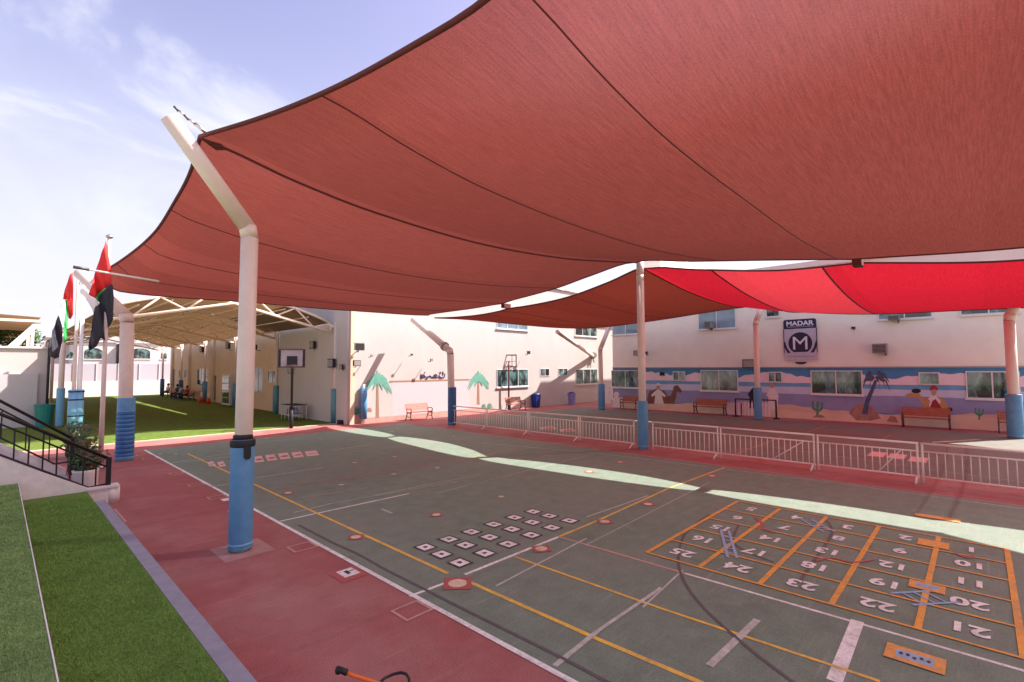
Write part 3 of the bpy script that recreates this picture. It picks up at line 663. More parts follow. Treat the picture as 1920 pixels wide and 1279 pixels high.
# ---------------------------------------------------------------- mural building
mb_ = thing('mural_building', 'two storey cream school building with a desert mural along its ground floor', 'building', (MX, 8, 0))
def loc(o):  # parts are written in world coordinates
    o.matrix_parent_inverse = Matrix.Translation(-Vector(o.parent.location)); return o
def bp(mb, name, m, parent): return loc(mb.build(name, m, parent))
bp(B().box(MX, 48, -2.4, 19.7, 0, 8.6), 'wall', 'pink_wall', mb_)
bp(B().box(MX-.12, 48.2, -2.5, 19.8, 8.6, 8.9), 'roof', 'pink_wall', mb_)
bp(B().box(36.5, 47, 18.2, 19.6, 8.9, 12.2), 'shadow_block', 'pink_wall', mb_)  # block added on the roof to throw shade onto the white wall
x_ = MX
mur = bp(B().box(x_-.012, x_+.02, -2.4, 19.7, 0, 2.88), 'mural', 'm_blue', mb_)
bp(B().box(x_-.09, x_, -2.4, 19.7, 2.88, 2.95), 'string_course', 'greybox', mb_)
def strip(lo, hi, m, d, name, n=160):
    mb = B(); vs = []
    for i in range(n+1):
        y = -2.4+22.1*i/n; vs += [(x_-d, y, lo(y)), (x_-d, y, hi(y))]
    mb.add(vs, [(2*i,2*i+1,2*i+3,2*i+2) for i in range(n)]); return mb.build(name, m, mur)
def cl(y):
    return 2.22+.30*abs(math.sin(y*.82+.6))+.10*abs(math.sin(y*2.9))+.05*abs(math.sin(y*6.1+1))
strip(lambda y: 2.02, cl, 'm_cloud', .0145, 'cloud_band')
strip(lambda y: 1.76, lambda y: 2.03+.02*math.sin(y*1.3), 'm_stripe', .0160, 'blue_band')
strip(lambda y: 1.40, lambda y: 1.80+.02*math.sin(y*.9+2), 'm_lilac', .0175, 'lilac_band')
strip(lambda y: .55, lambda y: 1.42+.04*math.sin(y*.7), 'm_purple', .0190, 'purple_band')
strip(lambda y: 0, lambda y: .66+.16*math.sin(y*.55+2.6)+.03*math.sin(y*5), 'm_dune', .0205, 'dune_band')
strip(lambda y: 0, lambda y: .50+.12*math.sin(y*.55+1.2)+.02*math.sin(y*3.3), 'm_sand', .0220, 'sand_band')
def mp(x, y): p = WX(x, y, x_); return p[1], p[2]
def paint(pts, m, name, d, world=False):
    P = [(x_-d, *(mp(*p) if not world else p)) for p in pts]
    return B().poly(P).build(name, m, mur)
def ell(cx, cy_, rx, ry, n=14): return [(cx+rx*math.cos(2*PI*i/n), cy_+ry*math.sin(2*PI*i/n)) for i in range(n)]
# camel and man in white, left part
paint([(1212,757),(1216,742),(1222,733),(1232,728),(1246,733),(1252,742),(1258,742),(1262,732),(1264,724),(1271,722),(1279,733),(1276,737),(1270,734),(1268,745),(1264,757),(1262,758),(1260,757),(1240,757)], 'm_brown', 'painted_camel', .024)
paint([(1215,740),(1220,732),(1228,732),(1220,744)], 'm_brown', 'painted_camel', .0242)
paint([(1227,757),(1229,741),(1223,744),(1221,741),(1229,733),(1234,729),(1240,733),(1249,742),(1246,745),(1241,741),(1245,757)], 'm_robe', 'painted_robe', .0255)
paint(ell(1234.5,726,3.6,4.5), 'm_skin', 'painted_face', .0262); paint([(1230,724),(1231,720),(1235,718),(1239,721),(1239,725),(1235,722)], 'm_robe', 'painted_headscarf', .0268)
# two children in white, far left
for cx_, top in ((1139,727),(1156,736)):
    paint([(cx_-7,top+30),(cx_-6,top+12),(cx_-2,top+8),(cx_+3,top+8),(cx_+7,top+14),(cx_+7,top+30)], 'm_robe', 'painted_child', .024)
    paint(ell(cx_, top+4, 5, 5.5), 'm_cloud', 'painted_child', .0255)
# woman in black and man in white with picket fence
paint([(1404,766),(1406,745),(1402,740),(1408,731),(1413,726),(1420,733),(1426,740),(1421,745),(1419,766)], 'm_black', 'painted_woman', .024)
paint([(1440,768),(1441,745),(1437,741),(1443,730),(1448,724),(1455,731),(1460,742),(1458,768)], 'm_robe', 'painted_man', .024)
paint(ell(1448,723,4,5), 'm_skin', 'painted_face', .0255)
for k in range(7): paint([(1361+k*4.5,783),(1361+k*4.5,757),(1362.6+k*4.5,752),(1364.2+k*4.5,757),(1364.2+k*4.5,783)], 'm_cloud', 'painted_picket', .0250)
for k in range(9): paint([(1389+k*6.5,783),(1389+k*6.5,757),(1390.8+k*6.5,751),(1392.6+k*6.5,757),(1392.6+k*6.5,783)], 'm_cloud', 'painted_picket', .0250)
# cacti
def cactus(cx_, by, h, s):
    paint([(cx_-s*.22,by),(cx_-s*.22,by-h),(cx_,by-h-s*.3),(cx_+s*.22,by-h),(cx_+s*.22,by)], 'm_green', 'painted_cactus', .024)
    paint([(cx_-s*.2,by-h*.35),(cx_-s,by-h*.55),(cx_-s*1.1,by-h*1.1),(cx_-s*.7,by-h*1.15),(cx_-s*.62,by-h*.7),(cx_-s*.2,by-h*.55)], 'm_green', 'painted_cactus', .0245)
    paint([(cx_+s*.2,by-h*.3),(cx_+s,by-h*.5),(cx_+s*1.1,by-h),(cx_+s*.7,by-h*1.05),(cx_+s*.62,by-h*.65),(cx_+s*.2,by-h*.5)], 'm_green', 'painted_cactus', .0245)
cactus(1533,781,26,10); cactus(1836,787,20,8)
paint([(1523,783),(1530,778),(1540,778),(1549,783)], 'm_rock', 'painted_rock', .0248)
# dark palm with leaning trunk on sand island
paint([(1616,776),(1622,752),(1632,730),(1640,712),(1645,714),(1638,734),(1630,755),(1627,777)], 'm_palmdark', 'painted_trunk', .0240)
pc = (1641,708)
for k, (dx, dy) in enumerate([(-26,26),(-24,12),(-20,-2),(-14,-10),(0,-14),(12,-12),(22,-4),(28,10),(29,27),(-12,26),(10,28),(2,42),(20,20)]):
    m1_ = (pc[0]+dx*.55, pc[1]+dy*.35-6); e_ = (pc[0]+dx, pc[1]+dy)
    paint([pc, (m1_[0]-1,m1_[1]-2.5), (m1_[0]+dx*.2,m1_[1]+dy*.15-1.5), e_, (m1_[0]+dx*.1,m1_[1]+3.5), (m1_[0]-dx*.1,m1_[1]+4)], 'm_palmdark', 'painted_frond', .0242+.0004*k)
paint([(1592,775),(1600,763),(1612,756),(1628,757),(1640,768),(1652,785),(1630,789),(1605,788)], 'm_rock', 'painted_rock', .0238)
paint([(1662,790),(1670,779),(1680,782),(1684,793)], 'm_rock', 'painted_rock', .0238)
# camel with rider, right
paint([(1697,742),(1702,738),(1712,736),(1724,738),(1730,748),(1738,745),(1752,742),(1764,745),(1772,752),(1780,764),(1774,778),(1768,778),(1764,766),(1758,778),(1752,778),(1748,768),(1742,778),(1735,778),(1732,764),(1726,752),(1720,746),(1706,746)], 'm_camel', 'painted_camel', .0260)
paint(ell(1718,733,9,4.5), 'm_black', 'painted_camel_hair', .0268)
paint([(1742,762),(1744,752),(1740,748),(1745,742),(1754,741),(1760,747),(1764,752),(1760,762)], 'm_robe', 'painted_rider', .0275)
paint([(1744,764),(1748,752),(1754,748),(1760,756),(1766,766)], 'm_red', 'painted_blanket', .0282)
paint(ell(1751,735,5,7), 'm_skin', 'painted_face', .0285); paint([(1744,733),(1745,725),(1751,722),(1758,726),(1758,733),(1751,729)], 'm_red', 'painted_hat', .0292)
paint(ell(1781,768,5,4), 'm_black', 'painted_tail', .0265)
# windows of the mural building (sight lines -> metres along the wall)
def mw(xa, xb, za, zb, **k):
    a = WX(xa, 700, x_)[1]; b_ = WX(xb, 700, x_)[1]
    o = window_on(mb_, 'X', x_-.03, b_, a, za, zb, **k); o.matrix_parent_inverse = Matrix.Translation(-Vector(mb_.location))
    return o
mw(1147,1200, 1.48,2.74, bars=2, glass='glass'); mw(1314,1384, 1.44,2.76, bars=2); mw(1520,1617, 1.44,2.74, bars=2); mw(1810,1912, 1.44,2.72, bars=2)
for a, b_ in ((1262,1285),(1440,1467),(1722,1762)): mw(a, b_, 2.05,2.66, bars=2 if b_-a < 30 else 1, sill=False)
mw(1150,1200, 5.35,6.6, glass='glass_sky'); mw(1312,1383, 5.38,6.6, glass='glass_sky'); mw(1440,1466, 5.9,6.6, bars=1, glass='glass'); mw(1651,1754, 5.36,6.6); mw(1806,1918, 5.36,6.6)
def wallbox(name, label, cat, px0, py0, px1, py1, X, depth, m, group=None, par=None):
    a = WX(px0, py0, X); b_ = WX(px1, py1, X)
    return a, b_
def ac_unit(px0, py0, px1, py1, label):
    a = WX(px0, py0, x_-.3); b_ = WX(px1, py1, x_-.3); t = thing('wall_box_unit', label, 'air conditioner', (x_-.05, (a[1]+b_[1])/2, b_[2]), 0, 'boxes fixed to the upper wall')
    hy = abs(a[1]-b_[1])/2; hz = a[2]-b_[2]
    B().box(-.5, .02, -hy, hy, 0, hz).build('casing', 'greybox', t)
    gm = B()
    for k in range(6): gm.box(-.515, -.502, -hy*.9, hy*.9, hz*(.1+.14*k), hz*(.16+.14*k))
    gm.build('grille', 'blackmatte', t); B().box(-.4,.02,-hy*.8,-hy*.7,-.14,-.003).build('bracket', 'darkmetal', t)
ac_unit(1636,645,1664,662, 'grey louvred box on the wall right of the round letter sign')
ac_unit(1323,603,1335,615, 'white box below the upper window right of the straight pillar')
ac_unit(1665,592,1687,600, 'white box below the upper windows near the right')
def floodlight(name, label, pos, s, ang, m='blackmatte', wall=None, dirv=(-1,0,0), group='floodlights'):
    t = thing(name, label, 'floodlight', pos, ang, group)
    B().box(-.06*s, .04*s, -.22*s, .22*s, -.16*s, .16*s).build('housing', m, t)
    B().box(-.075*s, -.0605*s, -.19*s, .19*s, -.13*s, .13*s).build('lens', 'greybox' if m == 'blackmatte' else 'blackmatte', t)
    B().tube([(.03,0,-.1*s),(.12,.0,-.22*s),(.35,0,-.22*s)], .02, 6).build('bracket', 'darkmetal', t)
    return t
p = WX(1194,662,x_-.4); floodlight('floodlight', 'small black floodlight on the cream wall left behind the straight pillar', p, 1.1, 0)
p = WX(1211,662,x_-.4); floodlight('floodlight', 'tiny grey lamp on the wall just right of the straight pillar', p, .7, 0, 'greybox')
p = WX(1404,682,x_-.4); t = floodlight('wall_speaker', 'black box speaker on the wall left of the slim pillar by the sign', p, 1.6, .3); t['category'] = 'speaker'
p = WX(1600,615,x_-.2); floodlight('floodlight', 'tiny lamp high on the wall between sign and louvred box', p, .45, 0, 'greybox')
# small vents in mural
for (px_, py_) in ((1242,701),):
    a = WX(px_,py_,x_); o = B().box(x_-.06, x_-.03, a[1]-.18, a[1]+.18, a[2]-.12, a[2]+.12).build('vent', 'blackmatte', mb_); loc(o)
# sign
sc_ = WX(1501,640,x_)
sg = thing('school_sign', 'navy and grey shield sign with a big letter M in a circle', 'sign', (x_-.06, sc_[1], 4.45))
hw = .83
def sp(pts, m, name, d, par): return B().prism([(-d, -a, b_) for a, b_ in pts], (.012,0,0)).build(name, m, par)
def rounded(x0, x1, z0, z1, r_, n=5, bottom=True):
    P = []
    for cx_, cz, a0 in ((x1-r_, z1-r_, 0), (x0+r_, z1-r_, 90)):
        P += [(cx_+r_*math.cos(math.radians(a0+90*k/n)), cz+r_*math.sin(math.radians(a0+90*k/n))) for k in range(n+1)]
    P += [(x0, z0), (x1, z0)]
    return P
sp([(a, b_) for a, b_ in rounded(-hw, hw, -1.12, 1.22, .12)], 'sign_grey', 'panel', .03, sg)
sp(rounded(-hw, hw, .68, 1.22, .12), 'sign_navy', 'header', .045, sg)
circ = [(.60*math.cos(t_), -.15+.62*math.sin(t_)) for t_ in [math.radians(-55+290*k/30) for k in range(31)]]
sp(circ, 'sign_navy', 'disc', .045, sg)
for s_ in (1, -1):
    arc = [(s_*.83, .0), (s_*.80, -.25), (s_*.72, -.5), (s_*.58, -.72), (s_*.74, -.72), (s_*.82, -.5)] if False else [(s_*.83,.02),(s_*.76,-.1),(s_*.68,-.40),(s_*.50,-.70),(s_*.66,-.70),(s_*.78,-.45),(s_*.83,-.2)]
    sp(arc if s_ < 0 else list(reversed(arc)), 'sign_navy', 'side_arc', .045, sg)
    sp([(s_*.83-.018,-.7),(s_*.83+.018,-.7),(s_*.83+.018,.68),(s_*.83-.018,.68)], 'sign_navy', 'border', .046, sg)
sp([(.30*math.cos(t_), -1.22+.14*math.sin(t_)) for t_ in [math.radians(180+180*k/12) for k in range(13)]], 'sign_navy', 'lower_mark', .046, sg)
o = B(); add_text(o, 'M', 1.06, (-.047, 0, -.19), (0,-1,0), (0,0,1), .008, .0, (1.08,1)); o.build('letter', 'letter', sg)
o = B(); add_text(o, 'MADAR', .36, (-.0455, 0, .97), (0,-1,0), (0,0,1), .006, .01, (1.1,1)); o.build('letter', 'letter', sg)
o = B()
for k in range(22): o.box(-.05, -.0455, -.66+.06*k, -.66+.06*k+.038, .755, .755+.06+.02*(k % 3 == 0))
for k in range(24): o.box(-.045, -.0425, -.68+.057*k, -.68+.057*k+.034, -.93, -.93+.05)
o.build('small_print', 'm_purple', sg)
# ---------------------------------------------------------------- white wall building
wb = thing('white_building', 'sunlit white school wall with painted green palms, facing the court', 'building', (25, WYY, 0))
bp(B().box(BX-.35, 50, WYY, WYY+9, 0, 9.2), 'wall', 'white_wall', wb)
bp(B().box(BX-.5, 50.1, WYY-.12, WYY+9.1, 9.2, 9.5), 'roof', 'white_wall', wb)
bp(B().box(MX+4.5, 47, WYY-.9, WYY-.002, 8.3, 8.6), 'ledge', 'cream_wall', wb)
def wp(x, y): p = WY(x, y, WYY); return p[0], p[2]
def wpaint(pts, m, name, d):
    o = B().poly([(wp(*p)[0], WYY-d, wp(*p)[1]) for p in pts]).build(name, m, wb); return loc(o)
wpaint([(735,715),(880,712),(880,769),(735,781)], 'm_lavender', 'painted_panel', .004)
wpaint([(655,797),(655,781),(668,776),(690,783),(740,780),(800,774),(860,768),(925,763),(925,771),(860,778),(740,790)], 'm_pinksand', 'painted_sand', .006)
wpaint([(650,798),(655,780),(668,776),(685,786),(684,797)], 'm_pinksand', 'painted_sand', .007)
wpaint([(730,714.2),(880,710.6),(880,713.4),(730,717.4)], 'm_trunk', 'painted_line', .008)
def palm(cx_, cy_, s, base):
    wpaint([(cx_-2.2*s,cy_+4*s),(cx_+1.6*s,cy_+10*s),(cx_+2.6*s,base),(cx_+4.5*s,base+2),(cx_-5*s,base+2),(cx_-3.4*s,base)], 'm_trunk', 'painted_trunk', .010)
    k = 0
    rr = random.Random(int(cx_))
    for a in list(range(-34, 215, 14))+[250, 290, 270]:
        ra = math.radians(a); Lh = 27*s*rr.uniform(.9,1.06); Lv = (23 if math.sin(ra) > 0 else 8)*s; dr = 23*s*abs(math.cos(ra))**.8+2*s
        up_, dn_ = [], []
        for i in range(9):
            t_ = i/8; px_ = cx_+math.cos(ra)*Lh*t_; py_ = cy_-math.sin(ra)*Lv*t_*(1.25-.25*t_)+dr*t_*t_
            dx = math.cos(ra)*Lh; dy = -math.sin(ra)*Lv+2*dr*t_; l_ = math.hypot(dx, dy)+.01; wd = 2.4*s*math.sin(PI*min(1,.12+.88*t_))**.7
            if i == 8: up_.append((px_, py_))
            else: up_.append((px_-dy/l_*wd*.6, py_+dx/l_*wd*.6)); dn_.append((px_+dy/l_*wd*.9, py_-dx/l_*wd*.9))
        wpaint(up_+dn_[::-1], 'm_palmgreen', 'painted_frond', .012+.0006*k); k += 1
palm(708,713,1.0,782); palm(897,710,.80,756)
def shrub(cx_, by, s):
    for k, a in enumerate((25,55,80,105,130,158)):
        ra = math.radians(a); dx = math.cos(ra)*9*s; dy = -math.sin(ra)*16*s
        wpaint([(cx_-1.5*s,by),(cx_+dx*.6-2*s,by+dy*.6),(cx_+dx,by+dy),(cx_+dx*.6+2*s,by+dy*.6),(cx_+1.5*s,by)], 'm_green', 'painted_shrub', .0125+.0006*k)
shrub(668,778,1.1); shrub(907,766,.6); shrub(918,766,.7)
wpaint([(688,772),(689,766),(693,764),(697,767),(697,772)], 'm_rock', 'painted_tuft', .009); wpaint([(802,775),(806,770),(811,771),(812,775)], 'm_rock', 'painted_tuft', .009)
# painted purple lettering above the line (joined script strokes)
ar = B()
def stroke(pts, w_=1.0):
    P = [WY(x, y, WYY-.02) for x, y in pts]; ar.tube(P, .035*w_, 5)
stroke([(835,700),(834,706),(828,708),(824,706),(824,703)]); stroke([(822,706),(818,707),(814,704),(817,701),(820,704),(815,707),(810,707)]); stroke([(825,697),(827,700)], 1.2)
stroke([(809,707),(806,704),(802,706),(800,708),(803,709)]); stroke([(799,706),(796,706),(795,702),(792,703),(793,707),(790,708)], 1.1); stroke([(796,698),(797,699)], 1.4); stroke([(790,701),(790,708)], 1.2); stroke([(831,696),(831,703)])
loc(ar.build('wall_lettering', 'letter_purple', wb))
def ww(xa, xb, za, zb, **k):
    a = WY(xa, 700, WYY)[0]; b_ = WY(xb, 700, WYY)[0]
    o = window_on(wb, 'Y', WYY, a, b_, za, zb, **k); return loc(o)
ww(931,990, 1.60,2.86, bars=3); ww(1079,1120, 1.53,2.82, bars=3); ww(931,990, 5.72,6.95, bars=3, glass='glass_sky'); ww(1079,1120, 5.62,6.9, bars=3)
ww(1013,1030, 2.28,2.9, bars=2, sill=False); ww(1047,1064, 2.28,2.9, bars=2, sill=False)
def wlamp(px_, py_, s, label, m='blackmatte', d=.55, rz=PI/2):
    p = WY(px_, py_, WYY-d); return floodlight('floodlight', label, p, s, rz, m)
wlamp(674,650,1.25,'wide grey floodlight high on the white wall near its left corner','greybox')
t = wlamp(669,681,.95,'dark bucket shaped lamp below the wide grey floodlight'); 
wlamp(697,667,.35,'small black camera on the white wall above the left painted palm')
wlamp(772,665,.35,'tiny grey lamp in the middle of the white wall','greybox')
t = wlamp(809,675,.45,'small black lamp on the wall just above the purple lettering')
wlamp(991,661,.75,'grey floodlight above the right window, beside the second hoop','greybox')
tag(B().tube([WY(655,671,WYY-.2), WY(690,640,WYY-.5)], .03, 6).build('lamp_arm', 'pole_white'), 'thin pale arm under the wide grey floodlight', 'bracket')
# ---------------------------------------------------------------- left cream building
lb = thing('cream_building', 'long low cream classroom block beside the turf field', 'building', (BX, 40, 0))
# wall runs away slightly, from (13.2,24.3) to (17,70)
def lx(Y): return BX+(Y-24.3)*.015
bp(B().prism([(BX,25.6,0),(lx(66),66,0),(30,66,0),(30,33.3,0),(BX+.0,33.3,0)][:5], (0,0,5.6)), 'wall', 'cream_wall', lb)
bp(B().prism([(BX-.02,25.58,5.6),(BX-.02,33.32,5.6),(30,33.32,5.6),(30,25.58,5.6)], (0,0,3.4)), 'upper_wall', 'cream_wall', lb)
bp(B().prism([(BX-.05,33.4,5.6),(lx(66)-.05,66,5.6),(30,66,5.6),(30,33.4,5.6)], (0,0,.25)), 'roof', 'white_wall', lb)
for Yp in (33.0, 41.5, 50.0, 58.5, 66.0): bp(B().box(lx(Yp)-.22, lx(Yp)+.3, Yp-.3, Yp+.3, 0, 5.58), 'pilaster', 'cream_wall', lb)
bp(B().box(BX-.20, BX+.05, 24.2, 25.7, 0, 9.0), 'corner_pier', 'cream_wall', lb)
def lw(xa, xb, za, zb, **k):
    a = WX(xa, 700, BX)[1]; b_ = WX(xb, 700, BX)[1]
    o = window_on(lb, 'X', lx((a+b_)/2)-.02, b_, a, za, zb, **k); return loc(o)
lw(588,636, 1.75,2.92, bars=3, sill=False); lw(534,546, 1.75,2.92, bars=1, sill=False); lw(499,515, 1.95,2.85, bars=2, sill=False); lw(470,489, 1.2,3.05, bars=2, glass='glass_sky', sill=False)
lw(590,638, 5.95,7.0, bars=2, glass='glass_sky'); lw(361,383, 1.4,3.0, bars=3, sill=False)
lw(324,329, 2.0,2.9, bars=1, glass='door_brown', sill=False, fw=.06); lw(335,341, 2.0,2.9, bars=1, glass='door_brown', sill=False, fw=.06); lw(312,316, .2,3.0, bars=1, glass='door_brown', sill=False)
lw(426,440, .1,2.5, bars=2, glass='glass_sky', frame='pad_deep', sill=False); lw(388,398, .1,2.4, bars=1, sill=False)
def llamp(px_, py_, s, label, m='blackmatte'):
    p = WX(px_, py_, BX-.5); return floodlight('floodlight', label, p, s, 0, m)
llamp(586,647,1.3,'black floodlight on the cream wall above the hoop'); llamp(622,681,1.5,'black lamp beside the corner window of the cream block')
llamp(640,688,.8,'small black lamp right of the corner canopy column'); llamp(479,651,1.1,'dark floodlight on the cream wall just right of the near pillar'); llamp(379,655,1.7,'slanting black floodlight beneath the canopy, left of the near pillar'); llamp(428,648,1.6,'tall black lamp on the cream wall left of the near pillar')
# ---------------------------------------------------------------- canopy over the field
cn = thing('field_canopy', 'arched canopy with tan fabric roof on pale trusses over the turf field', 'canopy', (8, 45, 0))
CX0, CX1, CY0, CY1 = 2.9, 12.7, 26.0, 66.0
def arch(x, rise=1.05, base=5.42): u = (x-CX0)/(CX1-CX0); return base+rise*4*u*(1-u)
nseg = 16; ny = 20; V = []
for j in range(ny+1):
    yy = CY0+(CY1-CY0)*j/ny
    for i in range(nseg+1):
        xx = CX0+(CX1-CX0)*i/nseg; V.append((xx, yy, arch(xx)-.10*abs(math.sin(PI*(yy-CY0)/5.0))**1.0*math.sin(PI*i/nseg)))
bp(B().add(V, grid_faces(nseg, ny), True), 'roof_fabric', 'canopy_cloth', cn)
k = 0
for Yt in (25.9, 33.8, 41.9, 50.0, 58.1, 66.1):
    tr = B(); n_ = 10
    top = [(CX0+(CX1-CX0)*i/n_, Yt, arch(CX0+(CX1-CX0)*i/n_)+.05) for i in range(n_+1)]
    # bottom chord: shallow A shape from eaves to the middle
    mid = (CX0+CX1)/2
    botc = [(x, Yt, 4.98+1.15*(1-abs(x-mid)/((CX1-CX0)/2))) for x in [CX0+(CX1-CX0)*i/n_ for i in range(n_+1)]]
    tr.tube(top, .06, 6); tr.tube([botc[0], botc[n_//2], botc[-1]], .075, 6)
    for i in range(0, n_):
        if i % 2 == 0: tr.tube([top[i], botc[i+1]], .045, 5)
        else: tr.tube([botc[i], top[i+1]], .045, 5)
    tr.tube([top[0], botc[0]], .05, 6); tr.tube([top[-1], botc[-1]], .05, 6)
    bp(tr, 'truss', 'truss', cn)
pu = B()
for i in range(1, 8): 
    xx = CX0+(CX1-CX0)*i/8; pu.tube([(xx, CY0, arch(xx)-.14), (xx, CY1, arch(xx)-.14)], .035, 5)
bp(pu, 'purlin', 'truss', cn)
for Yt, pm in ((25.65,'pad_teal'), (33.8,'pad_teal'), (41.9,'pad'), (50.0,'pad'), (58.1,'pad_deep'), (66.1,'pad_deep')):
    c_ = bp(B().tube([(12.87,Yt,0),(12.87,Yt,5.5)], .10, 12), 'column', 'pole', cn)
    o = B().lathe(12.87, Yt, [(.2,.02),(.21,1.0),(.2,1.85)], 14).build('column_pad', pm, c_)
for Yt in (42.0, 50.0, 58.1, 66.1):
    bp(B().tube([(CX0,Yt,0),(CX0,Yt,5.4)], .10, 12), 'column', 'pole_white', cn)
bp(B().tube([(12.87,25.65,5.2),(12.5,25.9,5.45)], .06, 6), 'bracket', 'truss', cn)
t = thing('padded_post', 'short post wrapped in light blue pad at the corner of the white wall', 'post', (13.75,24.12,0)); B().tube([(0,0,0),(0,0,2.1)], .07, 10).build('post', 'pole_white', t); B().lathe(0,0,[(.17,.25),(.19,1.0),(.17,1.95)],14).build('pad','pad',t)
tag(B().box(BX-.5, BX-.22, 24.6, 25.0, 0, .22).build('drain_box','blackmatte'), 'small black box at the foot of the cream corner pier', 'box')
# ---------------------------------------------------------------- basketball hoops
def hoop(label, base, rz, polem, boardh, bw, bh, clear, padl=.9):
    t = thing('basketball_hoop', label, 'basketball hoop', base, rz, 'basketball hoops')
    B().tube([(0,0,0),(0,0,boardh+.1),(-.25,0,boardh+.4)], .06, 10).build('pole', polem, t)
    if padl: B().lathe(0,0,[(.085,.02),(.09,padl*.5),(.08,padl)],12).build('base_sleeve', polem, t)
    f = B(); x0 = -.32
    f.box(x0-.03,x0+.03,-bw/2,bw/2,boardh+bh-.08,boardh+bh); f.box(x0-.03,x0+.03,-bw/2,bw/2,boardh,boardh+.07); f.box(x0-.03,x0+.03,-bw/2,-bw/2+.07,boardh+.07,boardh+bh-.07); f.box(x0-.03,x0+.03,bw/2-.07,bw/2,boardh+.07,boardh+bh-.07)
    if clear:
        for s_ in (-.2,.2): f.box(x0-.025,x0+.025,s_*bw-.02,s_*bw+.02,boardh+.07,boardh+bh-.07)
        f.box(x0-.024,x0+.024,-bw/2+.07,bw/2-.07,boardh+bh*.45,boardh+bh*.45+.03)
    b_ = f.build('backboard_frame', 'hoopframe', t)
    if not clear:
        B().box(x0-.015,x0+.015,-bw/2+.07,bw/2-.07,boardh+.07,boardh+bh-.07).build('backboard', 'board', t)
        q = B(); q.box(x0-.035,x0-.018,-.26,.22,boardh+.12,boardh+.58); q.box(x0-.034,x0-.018,-.60,-.50,boardh+.07,boardh+.88); q.box(x0-.034,x0-.018,.50,.60,boardh+.07,boardh+.88); q.build('target_square', 'blackmatte', t)
    B().tube([(x0-.03-.23-.23*math.cos(a), .23*math.sin(a), boardh+.12) for a in [2*PI*k/20 for k in range(21)]], .014, 6, caps=False).build('rim', 'darkred_metal', t)
    nt_ = B()
    for k in range(12):
        a = 2*PI*k/12; a2 = a+PI/12; nt_.tube([(x0-.26-.23*math.cos(a), .23*math.sin(a), boardh+.11), (x0-.26-.17*math.cos(a2), .17*math.sin(a2), boardh-.12), (x0-.26-.14*math.cos(a), .14*math.sin(a), boardh-.3)], .006, 4)
    nt_.build('net', 'blackmatte', t)
    return t
gb = G(546,803)
hoop('basketball hoop with brown framed board on a black pole at the field edge', (gb[0], gb[1], 0), math.radians(62), 'blackmatte', 3.02, 1.25, .95, False)
gb = G(954,769)
hoop('open framed basketball hoop on a dark red pole near the blue bins', (gb[0], gb[1], 0), math.radians(-140), 'darkred_metal', 3.0, 1.1, .9, True)
# ---------------------------------------------------------------- benches
def bench(label, loc_, rz, slat, L_=1.55):
    t = thing('park_bench', label, 'bench', loc_, rz, 'park benches')
    for s_ in (-1, 1):
        m_ = B(); x = s_*(L_/2-.04)
        m_.tube([(x,-.30,0),(x,-.24,.22),(x,-.26,.42),(x,.10,.42),(x,.16,.2),(x,.28,0)], .028, 6)
        m_.tube([(x,.08,.42),(x,.20,.66),(x,.27,.90)], .028, 6); m_.tube([(x,-.26,.42),(x,-.30,.60),(x,-.22,.66),(x,.17,.64)], .025, 6); m_.tube([(x,-.2,.2),(x,.12,.2)], .02, 6)
        m_.build('side_frame', 'bench_iron', t)
    for k in range(5): B().box(-L_/2, L_/2, -.25+k*.085, -.19+k*.085, .445, .475).build('seat_slat', slat, t)
    for k in range(5):
        zz = .54+k*.078; yy = .115+k*.031; B().prism([(-L_/2,yy-.012,zz),(L_/2,yy-.012,zz),(L_/2,yy+.012,zz),(-L_/2,yy+.012,zz)], (0,.022,.066)).build('back_slat', slat, t)
    return t
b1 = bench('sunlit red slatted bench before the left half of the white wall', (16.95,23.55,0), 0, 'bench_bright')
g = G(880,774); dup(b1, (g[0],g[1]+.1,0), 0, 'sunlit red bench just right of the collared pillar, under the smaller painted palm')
b2 = bench('brown slatted bench behind the dark red hoop pole', (G(967,770)[0], G(967,770)[1]+.05, 0), 0, 'bench_slat')
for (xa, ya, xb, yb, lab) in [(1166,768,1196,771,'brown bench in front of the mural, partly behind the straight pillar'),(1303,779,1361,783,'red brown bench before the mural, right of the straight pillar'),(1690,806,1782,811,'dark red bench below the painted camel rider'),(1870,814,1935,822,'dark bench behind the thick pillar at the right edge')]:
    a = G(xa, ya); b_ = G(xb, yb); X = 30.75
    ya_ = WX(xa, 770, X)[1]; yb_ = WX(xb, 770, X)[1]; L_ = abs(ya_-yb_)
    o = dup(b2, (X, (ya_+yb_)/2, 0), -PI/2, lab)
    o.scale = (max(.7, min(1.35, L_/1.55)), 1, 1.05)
# ---------------------------------------------------------------- bins
def bin_(label, loc_, body, lid, r_, h, name='litter_bin', square=True):
    t = thing(name, label, 'bin', loc_, 0, 'bins')
    n = 4 if square else 18
    p = B()
    vs = [];
    for zz, rr in ((0,.78),(.08,.8),(h*.9,1.0),(h*.92,1.06),(h*.97,1.06)):
        for k in range(n if not square else 4):
            a = 2*PI*k/n+(PI/4 if square else 0); vs.append((rr*r_*math.cos(a), rr*r_*math.sin(a), zz))
    fs = [tuple(reversed(range(n)))]
    for i in range(4): fs += [(i*n+j, i*n+(j+1)%n, (i+1)*n+(j+1)%n, (i+1)*n+j) for j in range(n)]
    fs.append(tuple(4*n+j for j in range(n)))
    p.add(vs, fs).build('body', body, t)
    if lid: B().lathe(0,0,[(r_*1.0,h*.972),(r_*1.0,h*1.0),(r_*.7,h*1.08)], n if square else 18).build('lid', lid, t)
    return t
g = G(1005,764); bin_('tall royal blue bin against the shaded wall, nearer the brown bench', (g[0],g[1],0), 'bin_blue', 'bin_blue', .36, .98)
